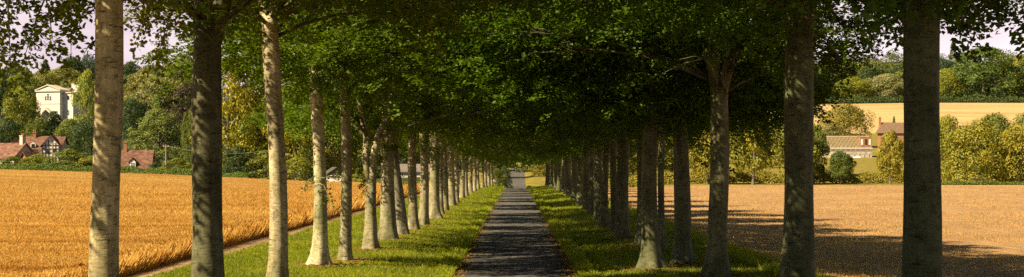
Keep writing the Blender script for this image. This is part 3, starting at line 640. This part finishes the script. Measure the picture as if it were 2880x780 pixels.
B = [
 # left of the first trunk
 ('round', 62, 240, 112, 430, 'bright yellow-green tree in front of the left side of the white mansion', YG),
 ('bush', 150, 308, 84, 440, 'dark rounded shrub just below the white mansion', DG),
 ('tall', 244, 190, 82, 400, 'tall lime green tree at the right side of the white mansion', (.15, .17, .02)),
 ('cedar', 4, 215, 110, 470, 'layered blue-green cedar at the far left, above the cottages', BG),
 ('tall', 105, 330, 60, 420, 'small gold-green tree filling the gap above the half-timbered cottage', MG),
 ('round', 195, 330, 90, 380, 'green tree rising behind the half-timbered gable', MG),
 ('round', 20, 330, 90, 390, 'dark green tree behind the leftmost cottage chimney', DG),
 ('round', 255, 330, 110, 370, 'shaded tree beside the pale leftmost beech trunk', DG),
 ('bush', 40, 436, 95, 283, 'green bush below the leftmost cottage', MG), ('bush', 112, 430, 110, 283, 'large green bush in front of the half-timbered cottage', (.11, .12, .016)),
 ('bush', 195, 415, 130, 282, 'tall leafy bush right of the half-timbered cottage', MG), ('bush', 262, 432, 100, 281, 'bush at the field edge behind the leftmost beech', (.13, .13, .016)),
 # hill behind
 ('round', 40, 175, 100, 760, 'blue-green tree on the skyline above the cedar', BG), ('round', 60, 205, 120, 680, 'mid green tree left behind the mansion roof', MG),
 ('conifer', 128, 166, 70, 820, 'dark pointed tree on the skyline straight above the mansion', DG), ('round', 120, 196, 110, 700, 'olive tree directly behind the mansion pediment', (.11, .11, .02)),
 ('round', 180, 184, 120, 710, 'broad gold-green tree behind the mansion chimneys', (.12, .12, .02)), ('round', 198, 154, 84, 800, 'dark domed tree on the skyline right of the mansion', DG),
 ('round', 250, 150, 80, 810, 'domed skyline tree next to the leftmost beech trunk', BG),
 # between first and second trunk
 ('round', 365, 172, 90, 800, 'dark skyline tree just right of the leftmost beech trunk', DG), ('round', 420, 178, 90, 780, 'green skyline tree left of the tall pointed one', MG),
 ('conifer', 444, 156, 36, 840, 'slim pointed conifer breaking the skyline', BG), ('round', 410, 192, 110, 690, 'brownish green tree behind the pale cedar', (.1, .09, .025)),
 ('round', 475, 168, 80, 740, 'olive tree on the skyline above the copper beech', (.12, .11, .03)), ('round', 520, 150, 110, 730, 'loose green tree behind the fork trunk on the skyline', MG),
 ('cedar', 436, 200, 165, 500, 'wide pale cedar with flat layered branches', PG), ('cedar', 400, 230, 130, 490, 'lower pale cedar in front of the wide one', PG),
 ('round', 505, 205, 110, 540, 'purple copper beech beside the thick fork trunk', PU), ('round', 372, 275, 100, 480, 'dark tree behind the red roofed cottage chimney', DG),
 ('round', 490, 310, 100, 440, 'purplish shaded tree left of the thick fork trunk', (.06, .05, .03)),
 ('conifer', 442, 262, 84, 440, 'green cone shaped tree above the big round one', (.09, .13, .02)),
 ('domed', 445, 300, 165, 370, 'big round green tree behind the red roofed cottage', (.10, .12, .03)),
 ('bush', 495, 440, 90, 282, 'yellow-green bush at the foot of the utility pole', YG), ('bush', 440, 455, 60, 284, 'small dark bush left of the utility pole', DG),
 ('tall', 537, 300, 50, 300, 'thin tree hugging the left edge of the thick fork trunk', MG),
 # between second trunk and the tunnel
 ('tall', 640, 150, 190, 300, 'huge sunlit lime tree behind the thick fork trunk', (.19, .175, .015)), ('round', 735, 190, 180, 305, 'huge sunlit tree behind the slim bending trunk', (.18, .17, .015)),
 ('tall', 835, 220, 170, 300, 'tall golden tree left of the bright white trunk', (.19, .17, .015)), ('round', 930, 260, 160, 305, 'golden-green tree behind the white parked car', (.18, .16, .015)),
 ('bush', 672, 405, 110, 282, 'dark green bush at the field edge right of the thick fork trunk', DG), ('bush', 745, 420, 120, 281, 'broad bush at the field edge behind the slim bending trunk', (.1, .11, .014)),
 ('bush', 838, 435, 110, 280, 'gold bush at the field edge left of the bright white trunk', YG), ('round', 1030, 300, 150, 320, 'green tree behind the low splitting beech', MG),
 ('round', 1110, 330, 140, 330, 'green tree behind the leaning dark pair of beeches', MG), ('round', 1210, 360, 130, 340, 'dark tree above the pale distant house', DG),
 ('round', 1290, 370, 120, 350, 'dark tree filling the far left end of the avenue', DG), ('bush', 1030, 460, 70, 284, 'low gold bush right of the white parked car', YG),
 ('bush', 1395, 468, 60, 232, 'leafy bush by the small white sign', (.06, .07, .01)), ('bush', 1420, 462, 44, 262, 'bush on the left bank of the climbing lane', (.03, .045, .01)),
 # end of the lane
 ('tall', 1382, 372, 78, 296, 'leafy dark tree left of the dip in the lane', (.04, .06, .01)), ('tall', 1398, 385, 60, 322, 'narrow dark tree left of the top of the climbing lane', (.04, .06, .01)), ('round', 1452, 395, 70, 372, 'low dark crown closing the top of the climbing lane', (.03, .05, .01)),
 ('round', 1370, 330, 150, 390, 'dark broad tree above the left side of the lane end', DG), ('round', 1455, 330, 150, 420, 'dark tree closing the end of the lane', DG), ('round', 1530, 340, 150, 380, 'dark tree above the right side of the lane end', DG),
 ('bush', 1516, 452, 50, 300, 'sunlit yellow bush on the right bank of the climbing lane', OG), ('bush', 1465, 462, 60, 400, 'bush at the top of the climbing lane', DG), ('bush', 1560, 450, 70, 300, 'green bush behind the far right beeches', MG),
 # right field edge
 ('round', 1620, 350, 150, 300, 'tree behind the far right beeches', MG), ('round', 1700, 350, 150, 290, 'olive tree behind the curved top trunk', (.11, .12, .016)),
 ('stem', 1780, 345, 130, 235, 'sunlit tree between the flared and curved trunks', YG), ('stem', 1990, 360, 120, 222, 'golden tree half behind the V-forked trunk', OG),
 ('stem', 1890, 350, 130, 240, 'golden tree behind the ringed straight trunk', YG),
 ('stem', 2118, 310, 150, 214, 'golden tree with a thin dark stem standing between two speckled trunks', (.135, .135, .015)),
 ('stem', 2240, 330, 120, 222, 'leafy tree hidden behind the thick lichen-speckled trunk', YG), ('stem', 2290, 350, 80, 226, 'tree peering out right of the lichen-speckled trunk', MG),
 ('stem', 2364, 425, 74, 216, 'small dark tree standing alone below the roofless barn', (.05, .075, .012)),
 ('stem', 2504, 368, 88, 214, 'round golden tree with a pale stem below the thatched house', OG),
 ('round', 2372, 288, 140, 480, 'round olive tree behind the roofless barn', (.15, .13, .025)), ('cedar', 2335, 350, 90, 440, 'flat layered tree at the left end of the roofless barn', PG),
 ('conifer', 2514, 326, 30, 470, 'tiny conifer peeping over the thatched roof', MG),
 ('round', 2668, 318, 110, 226, 'golden-green tree touching the massive rightmost trunk', (.135, .135, .015)), ('round', 2752, 334, 190, 220, 'broad golden tree, middle one along the right field edge', (.14, .135, .015)),
 ('round', 2872, 345, 160, 219, 'golden tree cut by the right border of the view', OG), ('round', 2800, 312, 150, 250, 'dark green tree rising behind the golden ones', MG),
 ('round', 2885, 316, 150, 255, 'dark green tree behind, at the right border', MG), ('round', 2715, 350, 60, 260, 'small dark tree in the gap between the golden ones', DG), ('round', 2610, 330, 120, 240, 'tree hidden behind the massive rightmost trunk', MG),
 # right hill
 ('domed', 2768, 124, 235, 930, 'very large dark green domed tree on the right hillside', (.055, .085, .016)), ('round', 2670, 190, 100, 925, 'yellow-green tree at the left foot of the domed one', YG),
 ('round', 2875, 150, 90, 960, 'gold-tinted tree right of the domed one', (.13, .14, .018)), ('conifer', 2706, 112, 26, 1350, 'pointed conifer on the right skyline', BG), ('conifer', 2680, 108, 30, 1360, 'second pointed conifer on the right skyline, left of its twin', DG),
 ('round', 2500, 205, 110, 930, 'pale green tree at the upper field edge left of the massive trunk', PG), ('round', 2400, 215, 120, 925, 'gold-green tree at the upper field edge above the barn', YG),
 ('round', 2310, 225, 120, 930, 'green tree at the upper field edge above the olive tree', MG), ('round', 2450, 190, 120, 1000, 'dark tree standing behind the upper field edge', DG),
 ('round', 2540, 180, 110, 1000, 'dark hillside tree next to the massive trunk', DG), ('round', 2640, 160, 110, 1050, 'blue-green hillside tree right of the massive trunk', BG)]
for k, b_ in enumerate(B):
    kd, px, yt, w, D, lab, c = b_
    grp = HR if px > 1480 else HL
    bgtree(kd, px, yt, w, D, lab, c, v=k, group=grp, cat='bush' if kd == 'bush' else 'tree')

def wood(name, label, n, ur, dr, hr, wr, seed, dens=900):
    rs = np.random.RandomState(seed); Vs_, Fs_ = [], []; b0 = 0
    D = np.sort(rs.uniform(dr[0] ** 2, dr[1] ** 2, n) ** .5)
    for d in D:
        u = rs.uniform(*ur); x = wx(u, d); g = gz(x, d); hgt = rs.uniform(*hr); w = rs.uniform(*wr)
        V, F = lobed(rs, 12, dens, 0, 1, dome if rs.rand() < .8 else cone, .06 if dens > 500 else .085, .24)
        V = V * np.array([w, w, hgt]) + np.array([x, d, g]); Vs_.append(V); Fs_.append(F + b0); b0 += len(V)
    o = link(name, raw_mesh(name, np.concatenate(Vs_), np.concatenate(Fs_), M['leaf_wood']), color=(.10, .122, .024)); tag(o, label, kind='stuff')
wood('hillside_wood', 'dense green wood covering the hill behind the mansion and cottages', 190, (-500, 1150), (650, 900), (11, 17), (10, 17), 5)
wood('hilltop_wood', 'dark green wood covering the far hill above the upper field', 210, (1500, 3300), (915, 1400), (13, 19), (14, 24), 6)
wood('valley_wood', 'green mass of trees behind the right row of beeches', 70, (1250, 2290), (310, 520), (9, 15), (9, 15), 9)

def hedge(name, label, a, b, h_, w_, col, n, seed, leafs=.22, cat='hedge'):
    """a, b: ground points; ragged leafy strip with a dark woody core"""
    col = tuple(c * 1.5 for c in col)
    rs = np.random.RandomState(seed); a = np.array(a); b = np.array(b); d = b - a; Ln = np.linalg.norm(d); d = d / Ln; s = np.array([-d[1], d[0]])
    t = rs.uniform(0, Ln, n); hv = h_ * (1 + .18 * np.sin(t * .5 + seed) + .12 * np.sin(t * 1.7)); a_ = rs.uniform(0, np.pi, n)
    off = np.cos(a_) * w_ * .5 * rs.uniform(.85, 1.1, n); z = np.sin(a_) ** .6 * hv * rs.uniform(.55, 1.08, n)
    P = a + d * t[:, None] + s * off[:, None]; C = np.stack([P[:, 0], P[:, 1], ground(P[:, 0], P[:, 1]) + z], 1)
    N = np.stack([s[0] * np.cos(a_), s[1] * np.cos(a_), np.sin(a_)], 1) + rs.normal(0, .6, (n, 3))
    V, F = leaf_quads(C, np.cross(N, rs.normal(0, 1, N.shape)), N, leafs * rs.uniform(.7, 1.3, n), leafs * .75)
    o = link(name, raw_mesh(name, V, F, M['leaf_far']), color=col); tag(o, label, cat); return o
def gp(px, D): return (wx(px, D), D)
hedge('hedge', 'low clipped green hedge along the far edge of the wheat field', gp(-60, 270), gp(700, 268), 1.15, 1.4, (.07, .11, .016), 24000, 2)
hedge('hedge', 'long ragged golden-green hedgerow along the far edge of the cut field', gp(1640, 228), gp(2620, 228), 1.7, 2.4, (.16, .14, .02), 30000, 3, .25)
hedge('hedge', 'low dark hedge below the golden trees at the right border', gp(2600, 212), gp(2960, 212), .45, 1.2, (.07, .09, .012), 9000, 4, .2)
hedge('hedge', 'dark hedge line along the top of the upper field', gp(1900, 905), gp(3100, 905), 3.2, 6, (.04, .06, .015), 26000, 5, .9)
hedge('hedge', 'dusky hedge along the field edge beyond the left beeches', gp(985, 266), gp(1330, 262), .7, 1.4, (.11, .12, .014), 14000, 8)

# ---------------------------------------------------------------- buildings
def house_empty(name, px, D, label, cat='house', rz=0, dz=0, z=None):
    x = wx(px, D); r = empty(name, (x, D, gz(x, D) + dz if z is None else z), rz); tag(r, label, cat); return r
def gable_roof(r, x0, x1, y0, y1, ze, zr, mat, axis='x', over=.35, th=.18):
    """sloping slabs over a rectangle; ridge along axis; returns the roof object"""
    mb = MB()
    if axis == 'x':
        ym = (y0 + y1) / 2; dz_ = (zr - ze) / (ym - y0) * over
        mb.prism_x([(y0 - over, ze - dz_), (ym, zr), (y1 + over, ze - dz_), (y1 + over, ze - dz_ + th), (ym, zr + th), (y0 - over, ze - dz_ + th)], x0 - over, x1 + over)
    else:
        xm = (x0 + x1) / 2; dz_ = (zr - ze) / (xm - x0) * over
        mb.prism([(x0 - over, ze - dz_), (xm, zr), (x1 + over, ze - dz_), (x1 + over, ze - dz_ + th), (xm, zr + th), (x0 - over, ze - dz_ + th)], y0 - over, y1 + over)
    return mb.build('roof', mat, r)
def gable_wall(r, x0, x1, y0, y1, z0, ze, zr, mat, axis='x', name='wall'):
    mb = MB()
    if axis == 'x': mb.prism_x([(y0, z0), (y1, z0), (y1, ze), ((y0 + y1) / 2, zr - .02), (y0, ze)], x0, x1)
    else: mb.prism([(x0, z0), (x1, z0), (x1, ze), ((x0 + x1) / 2, zr - .02), (x0, ze)], y0, y1)
    return mb.build(name, mat, r)
def window(r, xc, zc, w, h_, y, frame=M['white'], bars=1, arch=False, fw=.07):
    f = MB()
    f.box(xc - w / 2 - fw, xc - w / 2, y - .06, y + .02, zc - h_ / 2 - fw, zc + h_ / 2 + fw); f.box(xc + w / 2, xc + w / 2 + fw, y - .06, y + .02, zc - h_ / 2 - fw, zc + h_ / 2 + fw)
    f.box(xc - w / 2, xc + w / 2, y - .06, y + .02, zc + h_ / 2, zc + h_ / 2 + fw); f.box(xc - w / 2, xc + w / 2, y - .08, y + .02, zc - h_ / 2 - fw, zc - h_ / 2)
    for k in range(bars): xx = xc - w / 2 + w * (k + 1) / (bars + 1); f.box(xx - .03, xx + .03, y - .05, y - .012, zc - h_ / 2, zc + h_ / 2)
    f.box(xc - w / 2, xc + w / 2, y - .052, y - .014, zc - .03, zc + .03)
    fo = f.build('window', frame, r)
    g = MB(); g.box(xc - w / 2, xc + w / 2, y - .035, y + .01, zc - h_ / 2, zc + h_ / 2)
    if arch: g.prism([(xc + w / 2 * math.cos(a), zc + h_ / 2 + fw + w / 2 * math.sin(a)) for a in [math.pi * k / 10 for k in range(11)]], y - .035, y + .01)
    g.build('pane', M['glass'], fo); return fo
def chimney(r, xc, yc, w, z0, z1, mat, pots=1):
    mb = MB(); mb.box(xc - w / 2, xc + w / 2, yc - w / 2, yc + w / 2, z0, z1); mb.box(xc - w / 2 - .07, xc + w / 2 + .07, yc - w / 2 - .07, yc + w / 2 + .07, z1, z1 + .16)
    c = mb.build('chimney', mat, r); p = MB()
    for k in range(pots): xx = xc + (k - (pots - 1) / 2) * .35; p.tube([(xx, yc, z1 + .16), (xx, yc, z1 + .6)], [.13, .11], 8)
    p.build('chimney_pot', M['brick'], c); return c

# white mansion with a pediment, seen between the trees
mz = CH + (HY - 338) / FPX * 600
r = house_empty('mansion', 135, 600, 'white pedimented mansion standing among trees on the hill', 'mansion', z=mz, rz=-.32)
def mh(py): return CH + (HY - py) / FPX * 600 - mz
hw = 5.3; he = mh(258); hp = mh(243)
m_ = MB(); m_.box(-hw, hw, 0, 14, -3, he); m_.box(hw, hw + 4.4, 2.2, 14, -3, he - .6); m_.build('wall', M['cream'], r)
pd = MB(); pd.prism([(-hw + .2, he + .5), (hw - .2, he + .5), (0, hp)], -.1, 6); pd.build('pediment', M['cream'], r)
cn = MB(); cn.box(-hw - .35, hw + .35, -.45, 14.2, he, he + .45); cn.box(hw, hw + 4.7, 1.8, 14.2, he - .6, he - .25); cn.box(-hw - .1, hw + .1, -.14, .05, mh(293), mh(291)); cn.build('cornice', M['cream_dark'], r)
rk = MB()
for sx in (-1, 1): rk.add([(sx * (hw + .35), -.5, he + .45), (sx * (hw + .35), 6, he + .45), (0, 6, hp + .3), (0, -.5, hp + .3), (sx * (hw + .35), -.5, he + .75), (sx * (hw + .35), 6, he + .75), (0, 6, hp + .65), (0, -.5, hp + .65)], [(0, 1, 2, 3), (4, 7, 6, 5), (0, 3, 7, 4), (1, 5, 6, 2), (0, 4, 5, 1)])
rk.build('pediment_coping', M['cream_dark'], r)
rf = MB(); rf.prism_x([(6, he + .5), (14, he + .5), (11, hp - .3), (8, hp - .3)], -hw + .1, hw - .1); rf.build('roof', M['slate'], r)
window(r, 0, mh(276), 1.2, 1.7, 0, bars=2, arch=True, fw=.12); window(r, -1.15, mh(277), .6, 1.6, 0, bars=0); window(r, 1.15, mh(277), .6, 1.6, 0, bars=0)
window(r, hw + 2.2, mh(276), 1.0, 1.6, 2.2, bars=1)
po = MB(); po.prism([(-2.3, -3), (-1.6, -3), (-1.6, mh(318)), (0, mh(309)), (1.6, mh(318)), (1.6, -3), (2.3, -3), (2.3, mh(316)), (0, mh(303)), (-2.3, mh(316))], -1.6, -.02); po.build('porch', M['cream_dark'], r)
window(r, 0, mh(322), 1.2, 1.8, 0, bars=2, arch=True, fw=.12); window(r, -3.8, mh(320), .9, 2.0, 0); window(r, 3.8, mh(320), .9, 2.0, 0); window(r, hw + 2.2, mh(318), 1.0, 1.9, 2.2)
chimney(r, -2.9, 9, .9, he, mh(238), M['cream_dark'], 2); chimney(r, 5.2, 9, 1.0, he, mh(234), M['cream_dark'], 2); chimney(r, 8.2, 8, 2.6, he - .3, mh(239), M['cream'], 4)

# leftmost cottage
r = house_empty('cottage', 8, 296, 'brick cottage at the far left edge with a steep red roof', 'cottage', rz=-.55)
gable_wall(r, -4.5, 3.0, 0, 5.5, -1, 2.3, 4.9, M['cream_dark']); gable_roof(r, -4.5, 3.0, 0, 5.5, 2.3, 4.9, M['rooftile'])
chimney(r, 2.3, 2.75, .8, 4.0, 6.3, M['cream_dark'], 2); window(r, 1.4, 1.2, .8, .9, 0); window(r, -1.6, 1.2, .8, .9, 0)
gable_wall(r, 3.1, 5.8, 1.2, 4.4, -1, 1.5, 3.2, M['brick'], 'y'); gable_roof(r, 3.1, 5.8, 1.2, 4.4, 1.5, 3.2, M['rooftile'], 'y'); window(r, 4.45, .8, .6, .7, 1.2)
# half-timbered cottage
r = house_empty('cottage', 103, 300, 'half-timbered cottage with red tiled roofs and white gable', 'cottage', rz=.1)
def ch2(py): return CH + (HY - py) / FPX * 300 - r.location.z
gable_wall(r, -3.5, 3.6, 1.2, 6.2, -1, ch2(418), ch2(385), M['cream_dark']); gable_roof(r, -3.5, 3.6, 1.2, 6.2, ch2(418), ch2(385), M['rooftile'])
gable_wall(r, 1.0, 4.2, 0, 5, -1, ch2(409), ch2(383), M['white'], 'y'); gable_roof(r, 1.0, 4.2, 0, 5, ch2(409), ch2(383), M['rooftile'], 'y')
tf = MB(); 
for xx in (1.05, 1.65, 2.25, 2.95, 3.55, 4.15): tf.box(xx - .06, xx + .06, -.06, -.002, -1, ch2(409) + (1.5 - abs(xx - 2.6)) * .85)
for zz in (ch2(430), ch2(419), ch2(409)): tf.box(1.0, 4.2, -.075, -.062, zz - .07, zz + .07)
tf.build('timber_frame', M['timber'], r); window(r, 1.95, ch2(425), .5, .6, -.08, M['timber']); window(r, 3.25, ch2(425), .5, .6, -.08, M['timber'])
chimney(r, -1.1, 3.6, .6, ch2(392), ch2(374), M['brick'], 2)
d_ = MB(); d_.prism([(-1.4, ch2(413)), (-.4, ch2(413)), (-.4, ch2(405)), (-.9, ch2(399)), (-1.4, ch2(405))], 1.1, 3.0); dd = d_.build('dormer', M['white'], r); window(dd, -.9, ch2(409), .4, .4, 1.1, M['timber'])
gable_wall(r, 4.25, 4.6, .6, 6, -1, ch2(405), ch2(386), M['cream_dark']); gable_roof(r, 4.25, 4.6, .6, 6, ch2(405), ch2(386), M['rooftile'])
# low outbuilding roof between them
r = house_empty('outbuilding', 45, 306, 'small red roofed outbuilding between the two left cottages', 'outbuilding', rz=.3)
gable_wall(r, -1.5, 1.6, 0, 4, -1, 4.0, 6.0, M['brick'], 'y'); gable_roof(r, -1.5, 1.6, 0, 4, 4.0, 6.0, M['rooftile'], 'y')
# red roofed cottage
r = house_empty('cottage', 385, 288, 'cottage with a big mossy red roof and one white dormer', 'cottage', rz=.05)
def ch3(py): return CH + (HY - py) / FPX * 288 - r.location.z
gable_wall(r, -3.0, 2.3, 0, 5.4, -1, ch3(483), ch3(425), M['brick']); gable_roof(r, -3.0, 2.3, 0, 5.4, ch3(483), ch3(425), M['rooftile'])
d_ = MB(); d_.prism([(-1.4, ch3(472)), (-.3, ch3(472)), (-.3, ch3(456)), (-.85, ch3(447)), (-1.4, ch3(456))], .35, 2.4); dd = d_.build('dormer', M['white'], r)
window(dd, -.85, ch3(463), .5, .55, .35, M['white'])
dr = MB(); 
for sx in (-1, 1): dr.add([(-.85, .2, ch3(446) + .02), (-.85, 2.5, ch3(446) + .02), (-.85 + sx * .78, 2.5, ch3(459)), (-.85 + sx * .78, .2, ch3(459)), (-.85, .2, ch3(446) + .14), (-.85, 2.5, ch3(446) + .14), (-.85 + sx * .78, 2.5, ch3(459) + .12), (-.85 + sx * .78, .2, ch3(459) + .12)], [(0, 1, 2, 3), (4, 7, 6, 5), (0, 3, 7, 4), (3, 2, 6, 7)])
dr.build('dormer_roof', M['timber'], dd)
chimney(r, -2.6, 2.7, .6, ch3(440), ch3(402), M['brick'], 1)
gable_wall(r, 2.5, 3.9, .5, 4.5, -1, ch3(476), ch3(452), M['timber'], 'y'); gable_roof(r, 2.5, 3.9, .5, 4.5, ch3(474), ch3(450), M['rooftile'], 'y', .2)
# pale distant house beyond the left beeches
r = house_empty('house', 1158, 300, 'pale low house seen between the left beech trunks', 'house')
gable_wall(r, -3.6, 5.2, 0, 5.5, -1, 1.1, 2.4, M['cream_dark']); gable_roof(r, -3.6, 5.2, 0, 5.5, 1.1, 2.4, M['slate']); window(r, -2, .5, .8, .6, 0); window(r, .4, .5, .8, .6, 0); window(r, 2.8, .5, .8, .6, 0)
r = house_empty('shed', 946, 288, 'small grey gabled shed behind the white parked car', 'shed', rz=.35)
gable_wall(r, -1.5, 1.5, 0, 3, -1, 1.6, 2.6, M['post'], 'y'); gable_roof(r, -1.5, 1.5, 0, 3, 1.6, 2.6, M['bough'], 'y')

# roofless barn under repair: bare rafters over a pale wall, scaffold in front
D0 = 420; bx = wx(2386, D0); bz = CH + (HY - 441) / FPX * D0
r = empty('barn', (bx, D0, bz), .03); tag(r, 'long barn under repair with bare pale rafters and scaffolding', 'barn')
def bh(py): return (441 - py) / FPX * D0
bxh = 6.4
w_ = MB(); w_.box(-bxh, bxh, 0, 6, -2, bh(420)); w_.build('wall', M['cream_dark'], r)
pl = MB(); pl.box(-bxh - .1, bxh + .1, -.25, .15, bh(420), bh(415)); pl.box(-bxh, bxh, 2.9, 3.1, bh(384), bh(382)); pl.build('wall_plate', M['cream_dark'], r)
rfm = M['rafter']
for k in range(26):
    x = -bxh + .2 + k * (2 * bxh - 3.6) / 25
    rr = MB()
    for sy in (-1, 1):
        a = Vector((x, 3 + sy * 3.0, bh(415))); b_ = Vector((x, 3, bh(383)))
        rr.tube([a, b_], [.10, .10], 4)
    rr.build('rafter', rfm, r)
bt = MB()
for k in range(5): q = (k + .6) / 5.5; bt.box(-bxh, bxh - 3.4, 3 - 3 * (1 - q) - .05, 3 - 3 * (1 - q) + .02, bh(415) + (bh(383) - bh(415)) * q + .10, bh(415) + (bh(383) - bh(415)) * q + .15)
bt.build('roof_batten', rfm, r)
fe = MB(); fe.prism_x([(2.4, bh(415)), (5.8, bh(415)), (3.05, bh(385))], -bxh, bxh - 3.4); fe.build('roofing_felt', M['timber'], r)
gb = MB(); gb.prism([(bxh - 3.2, bh(418)), (bxh - .1, bh(418)), (bxh - .1, bh(386)), (bxh - 3.2, bh(386))], -.02, 5.9); gb.build('end_bay', M['brick'], r)
for k in range(3):
    x = bxh - 2.7 + k * 1.05; fo = MB(); fo.box(x - .28, x + .28, -.09, -.02, bh(408), bh(392)); fo.build('shutter', M['white'] if k % 2 == 0 else M['timber'], r)
sc_ = empty('scaffold', (bx, D0 - 1.4, bz - .3), .03); tag(sc_, 'steel pole scaffold standing in front of the roofless barn', 'scaffold')
pm = MB()
for k in range(9): x = -5 + k * 1.35; pm.tube([(x, 0, -1), (x, 0, bh(405))], [.05, .05], 6)
pm.build('upright_poles', M['metal'], sc_)
br = MB()
for zz in (bh(431), bh(420)): br.tube([(-5.2, 0, zz), (6.0, 0, zz)], [.045, .045], 6)
for k in range(3): br.tube([(-4 + 3.5 * k, -.06, -.6), (-2 + 3.5 * k, -.06, bh(420))], [.04, .04], 6)
br.build('braces', M['metal'], sc_)
wk = MB(); wk.box(-5.2, 6.0, -.45, .3, bh(424), bh(422)); wk.build('walkway', M['post'], sc_)
tp = MB(); tp.add([(-1.3, -.5, 0), (1.4, -.6, 0), (1.5, .7, 0), (-1.2, .6, 0), (-.5, -.1, .42), (.4, 0, .58), (.9, .2, .36)], [(0, 1, 6, 5, 4), (1, 2, 6), (2, 3, 4, 5, 6), (3, 0, 4)])
to = tp.build('tarpaulin', M['tarp']); tx = wx(2410, 414); to.location = (tx, 414, gz(tx, 414) + .02); tag(to, 'crumpled pale blue tarpaulin on the ground before the barn', 'tarpaulin')
lp = MB(); 
for k in range(7): lp.box(-2 + .1 * (k % 3), 2 - .08 * (k % 2), -.5 + .15 * k, -.36 + .15 * k, 0, .2 + .14 * ((k * 3) % 3))
lo = lp.build('timber_stack', M['rafter']); tx = wx(2440, 413); lo.location = (tx, 413, gz(tx, 413)); tag(lo, 'stack of new pale timber lying right of the tarpaulin', 'timber stack')
# thatched house
hz = CH + (HY - 400) / FPX * 450
r = empty('house', (wx(2512, 450), 450, hz), -.1); tag(r, 'house with steep brown thatched roof and tall brick chimney', 'house')
def th_(py): return (400 - py) / FPX * 450
gable_wall(r, -3.6, 5.5, 0, 6, -3, th_(374), th_(346), M['brick']); 
hp_ = MB(); hp_.add([(-4.3, -.5, th_(375)), (6, -.5, th_(375)), (6, 6.5, th_(375)), (-4.3, 6.5, th_(375)), (-2.9, 3, th_(344)), (5.6, 3, th_(345))], [(0, 1, 5, 4), (1, 2, 5), (2, 3, 4, 5), (3, 0, 4), (0, 3, 2, 1)]); hp_.build('roof', M['thatch'], r)
chimney(r, -3.4, 2.6, .62, 1, th_(333), M['brick'], 2); window(r, -1.6, 1.0, .9, .9, 0); window(r, 1.2, 1.0, .9, .9, 0)

# ---------------------------------------------------------------- pole and wires, car, sign
def pole(px, D, ytop, label):
    x = wx(px, D); g = gz(x, D); ht = CH + (HY - ytop) / FPX * D - g
    r = empty('utility_pole', (x, D, g)); tag(r, label, 'utility pole')
    MB().tube([(0, 0, -.5), (0, 0, ht)], [.15, .11], 10).build('post', M['post'], r)
    c = MB(); c.box(-.55, .55, -.07, .07, ht - .35, ht - .22); c = c.build('crossarm', M['post'], r)
    for sx in (-.45, .45): MB().tube([(sx, 0, ht - .22), (sx, 0, ht - .08)], [.05, .035], 8).build('insulator', M['white'], c)
    return Vector((x, D, g + ht - .1))
a = pole(467, 280, 408, 'thin wooden utility pole standing at the wheat field edge')
b_ = pole(771, 277, 418, 'second utility pole, hidden behind the slim bending beech trunk')
c_ = pole(148, 284, 400, 'short wooden pole in the bush before the half-timbered cottage')
for (p, q, lab) in ((a, b_, 'sagging overhead wires running right from the wooden pole'),):
    mb = MB()
    for off in (-.45, .45):
        mb.tube([p.lerp(q, t / 16) + Vector((0, off, -1.1 * 4 * (t / 16) * (1 - t / 16))) for t in range(17)], [.014] * 17, 5)
    tag(mb.build('overhead_wires', M['post']), lab, 'wires')

def car(px, D, label, rz, col):
    x = wx(px, D); r = empty('parked_car', (x, D, gz(x, D)), rz); tag(r, label, 'car')
    out = [(-2.1, .35), (-2.15, .62), (-2.0, .82), (-1.55, .9), (-1.0, 1.36), (-.6, 1.45), (.6, 1.45), (.95, 1.36), (1.35, .95), (1.95, .82), (2.15, .6), (2.1, .35)]
    MB().prism(out, -.84, .84).build('body', col, r)
    wn = MB(); wn.prism([(-1.35, .93), (-.95, 1.3), (-.1, 1.38), (-.1, .93)], -.86, .86); wn.prism([(0.0, .93), (0.0, 1.38), (.6, 1.38), (.9, 1.3), (1.2, .95)], -.86, .86); wn.build('windows', M['glass'], r)
    for sx in (-1.3, 1.3):
        for sy in (-1, 1):
            wh = MB().tube([(sx, sy * .7, .32), (sx, sy * .89, .32)], [.32, .32], 16).build('wheel', M['tyre'], r)
            MB().tube([(sx, sy * .88, .32), (sx, sy * .905, .32)], [.19, .17], 12).build('rim', M['metal'], wh)
    for sy in (-.6, .6): MB().box(2.09, 2.17, sy - .16, sy + .16, .6, .74).build('headlight', M['white'], r)
car(941, 268, 'white hatchback parked beyond the wheat beside the grey shed', .1, M['carpaint'])
x, D = wx(1388, 205), 205.0
r = empty('sign', (x, D, gz(x, D))); tag(r, 'small blank pale sign board on posts at the end of the left row', 'sign')
for sx in (-.33, .33): MB().tube([(sx, 0, -.1), (sx, 0, 1.35)], [.04, .04], 8).build('post', M['post'], r)
MB().box(-.42, .42, -.05, -.02, 1.02, 1.3).build('board', M['white'], r)
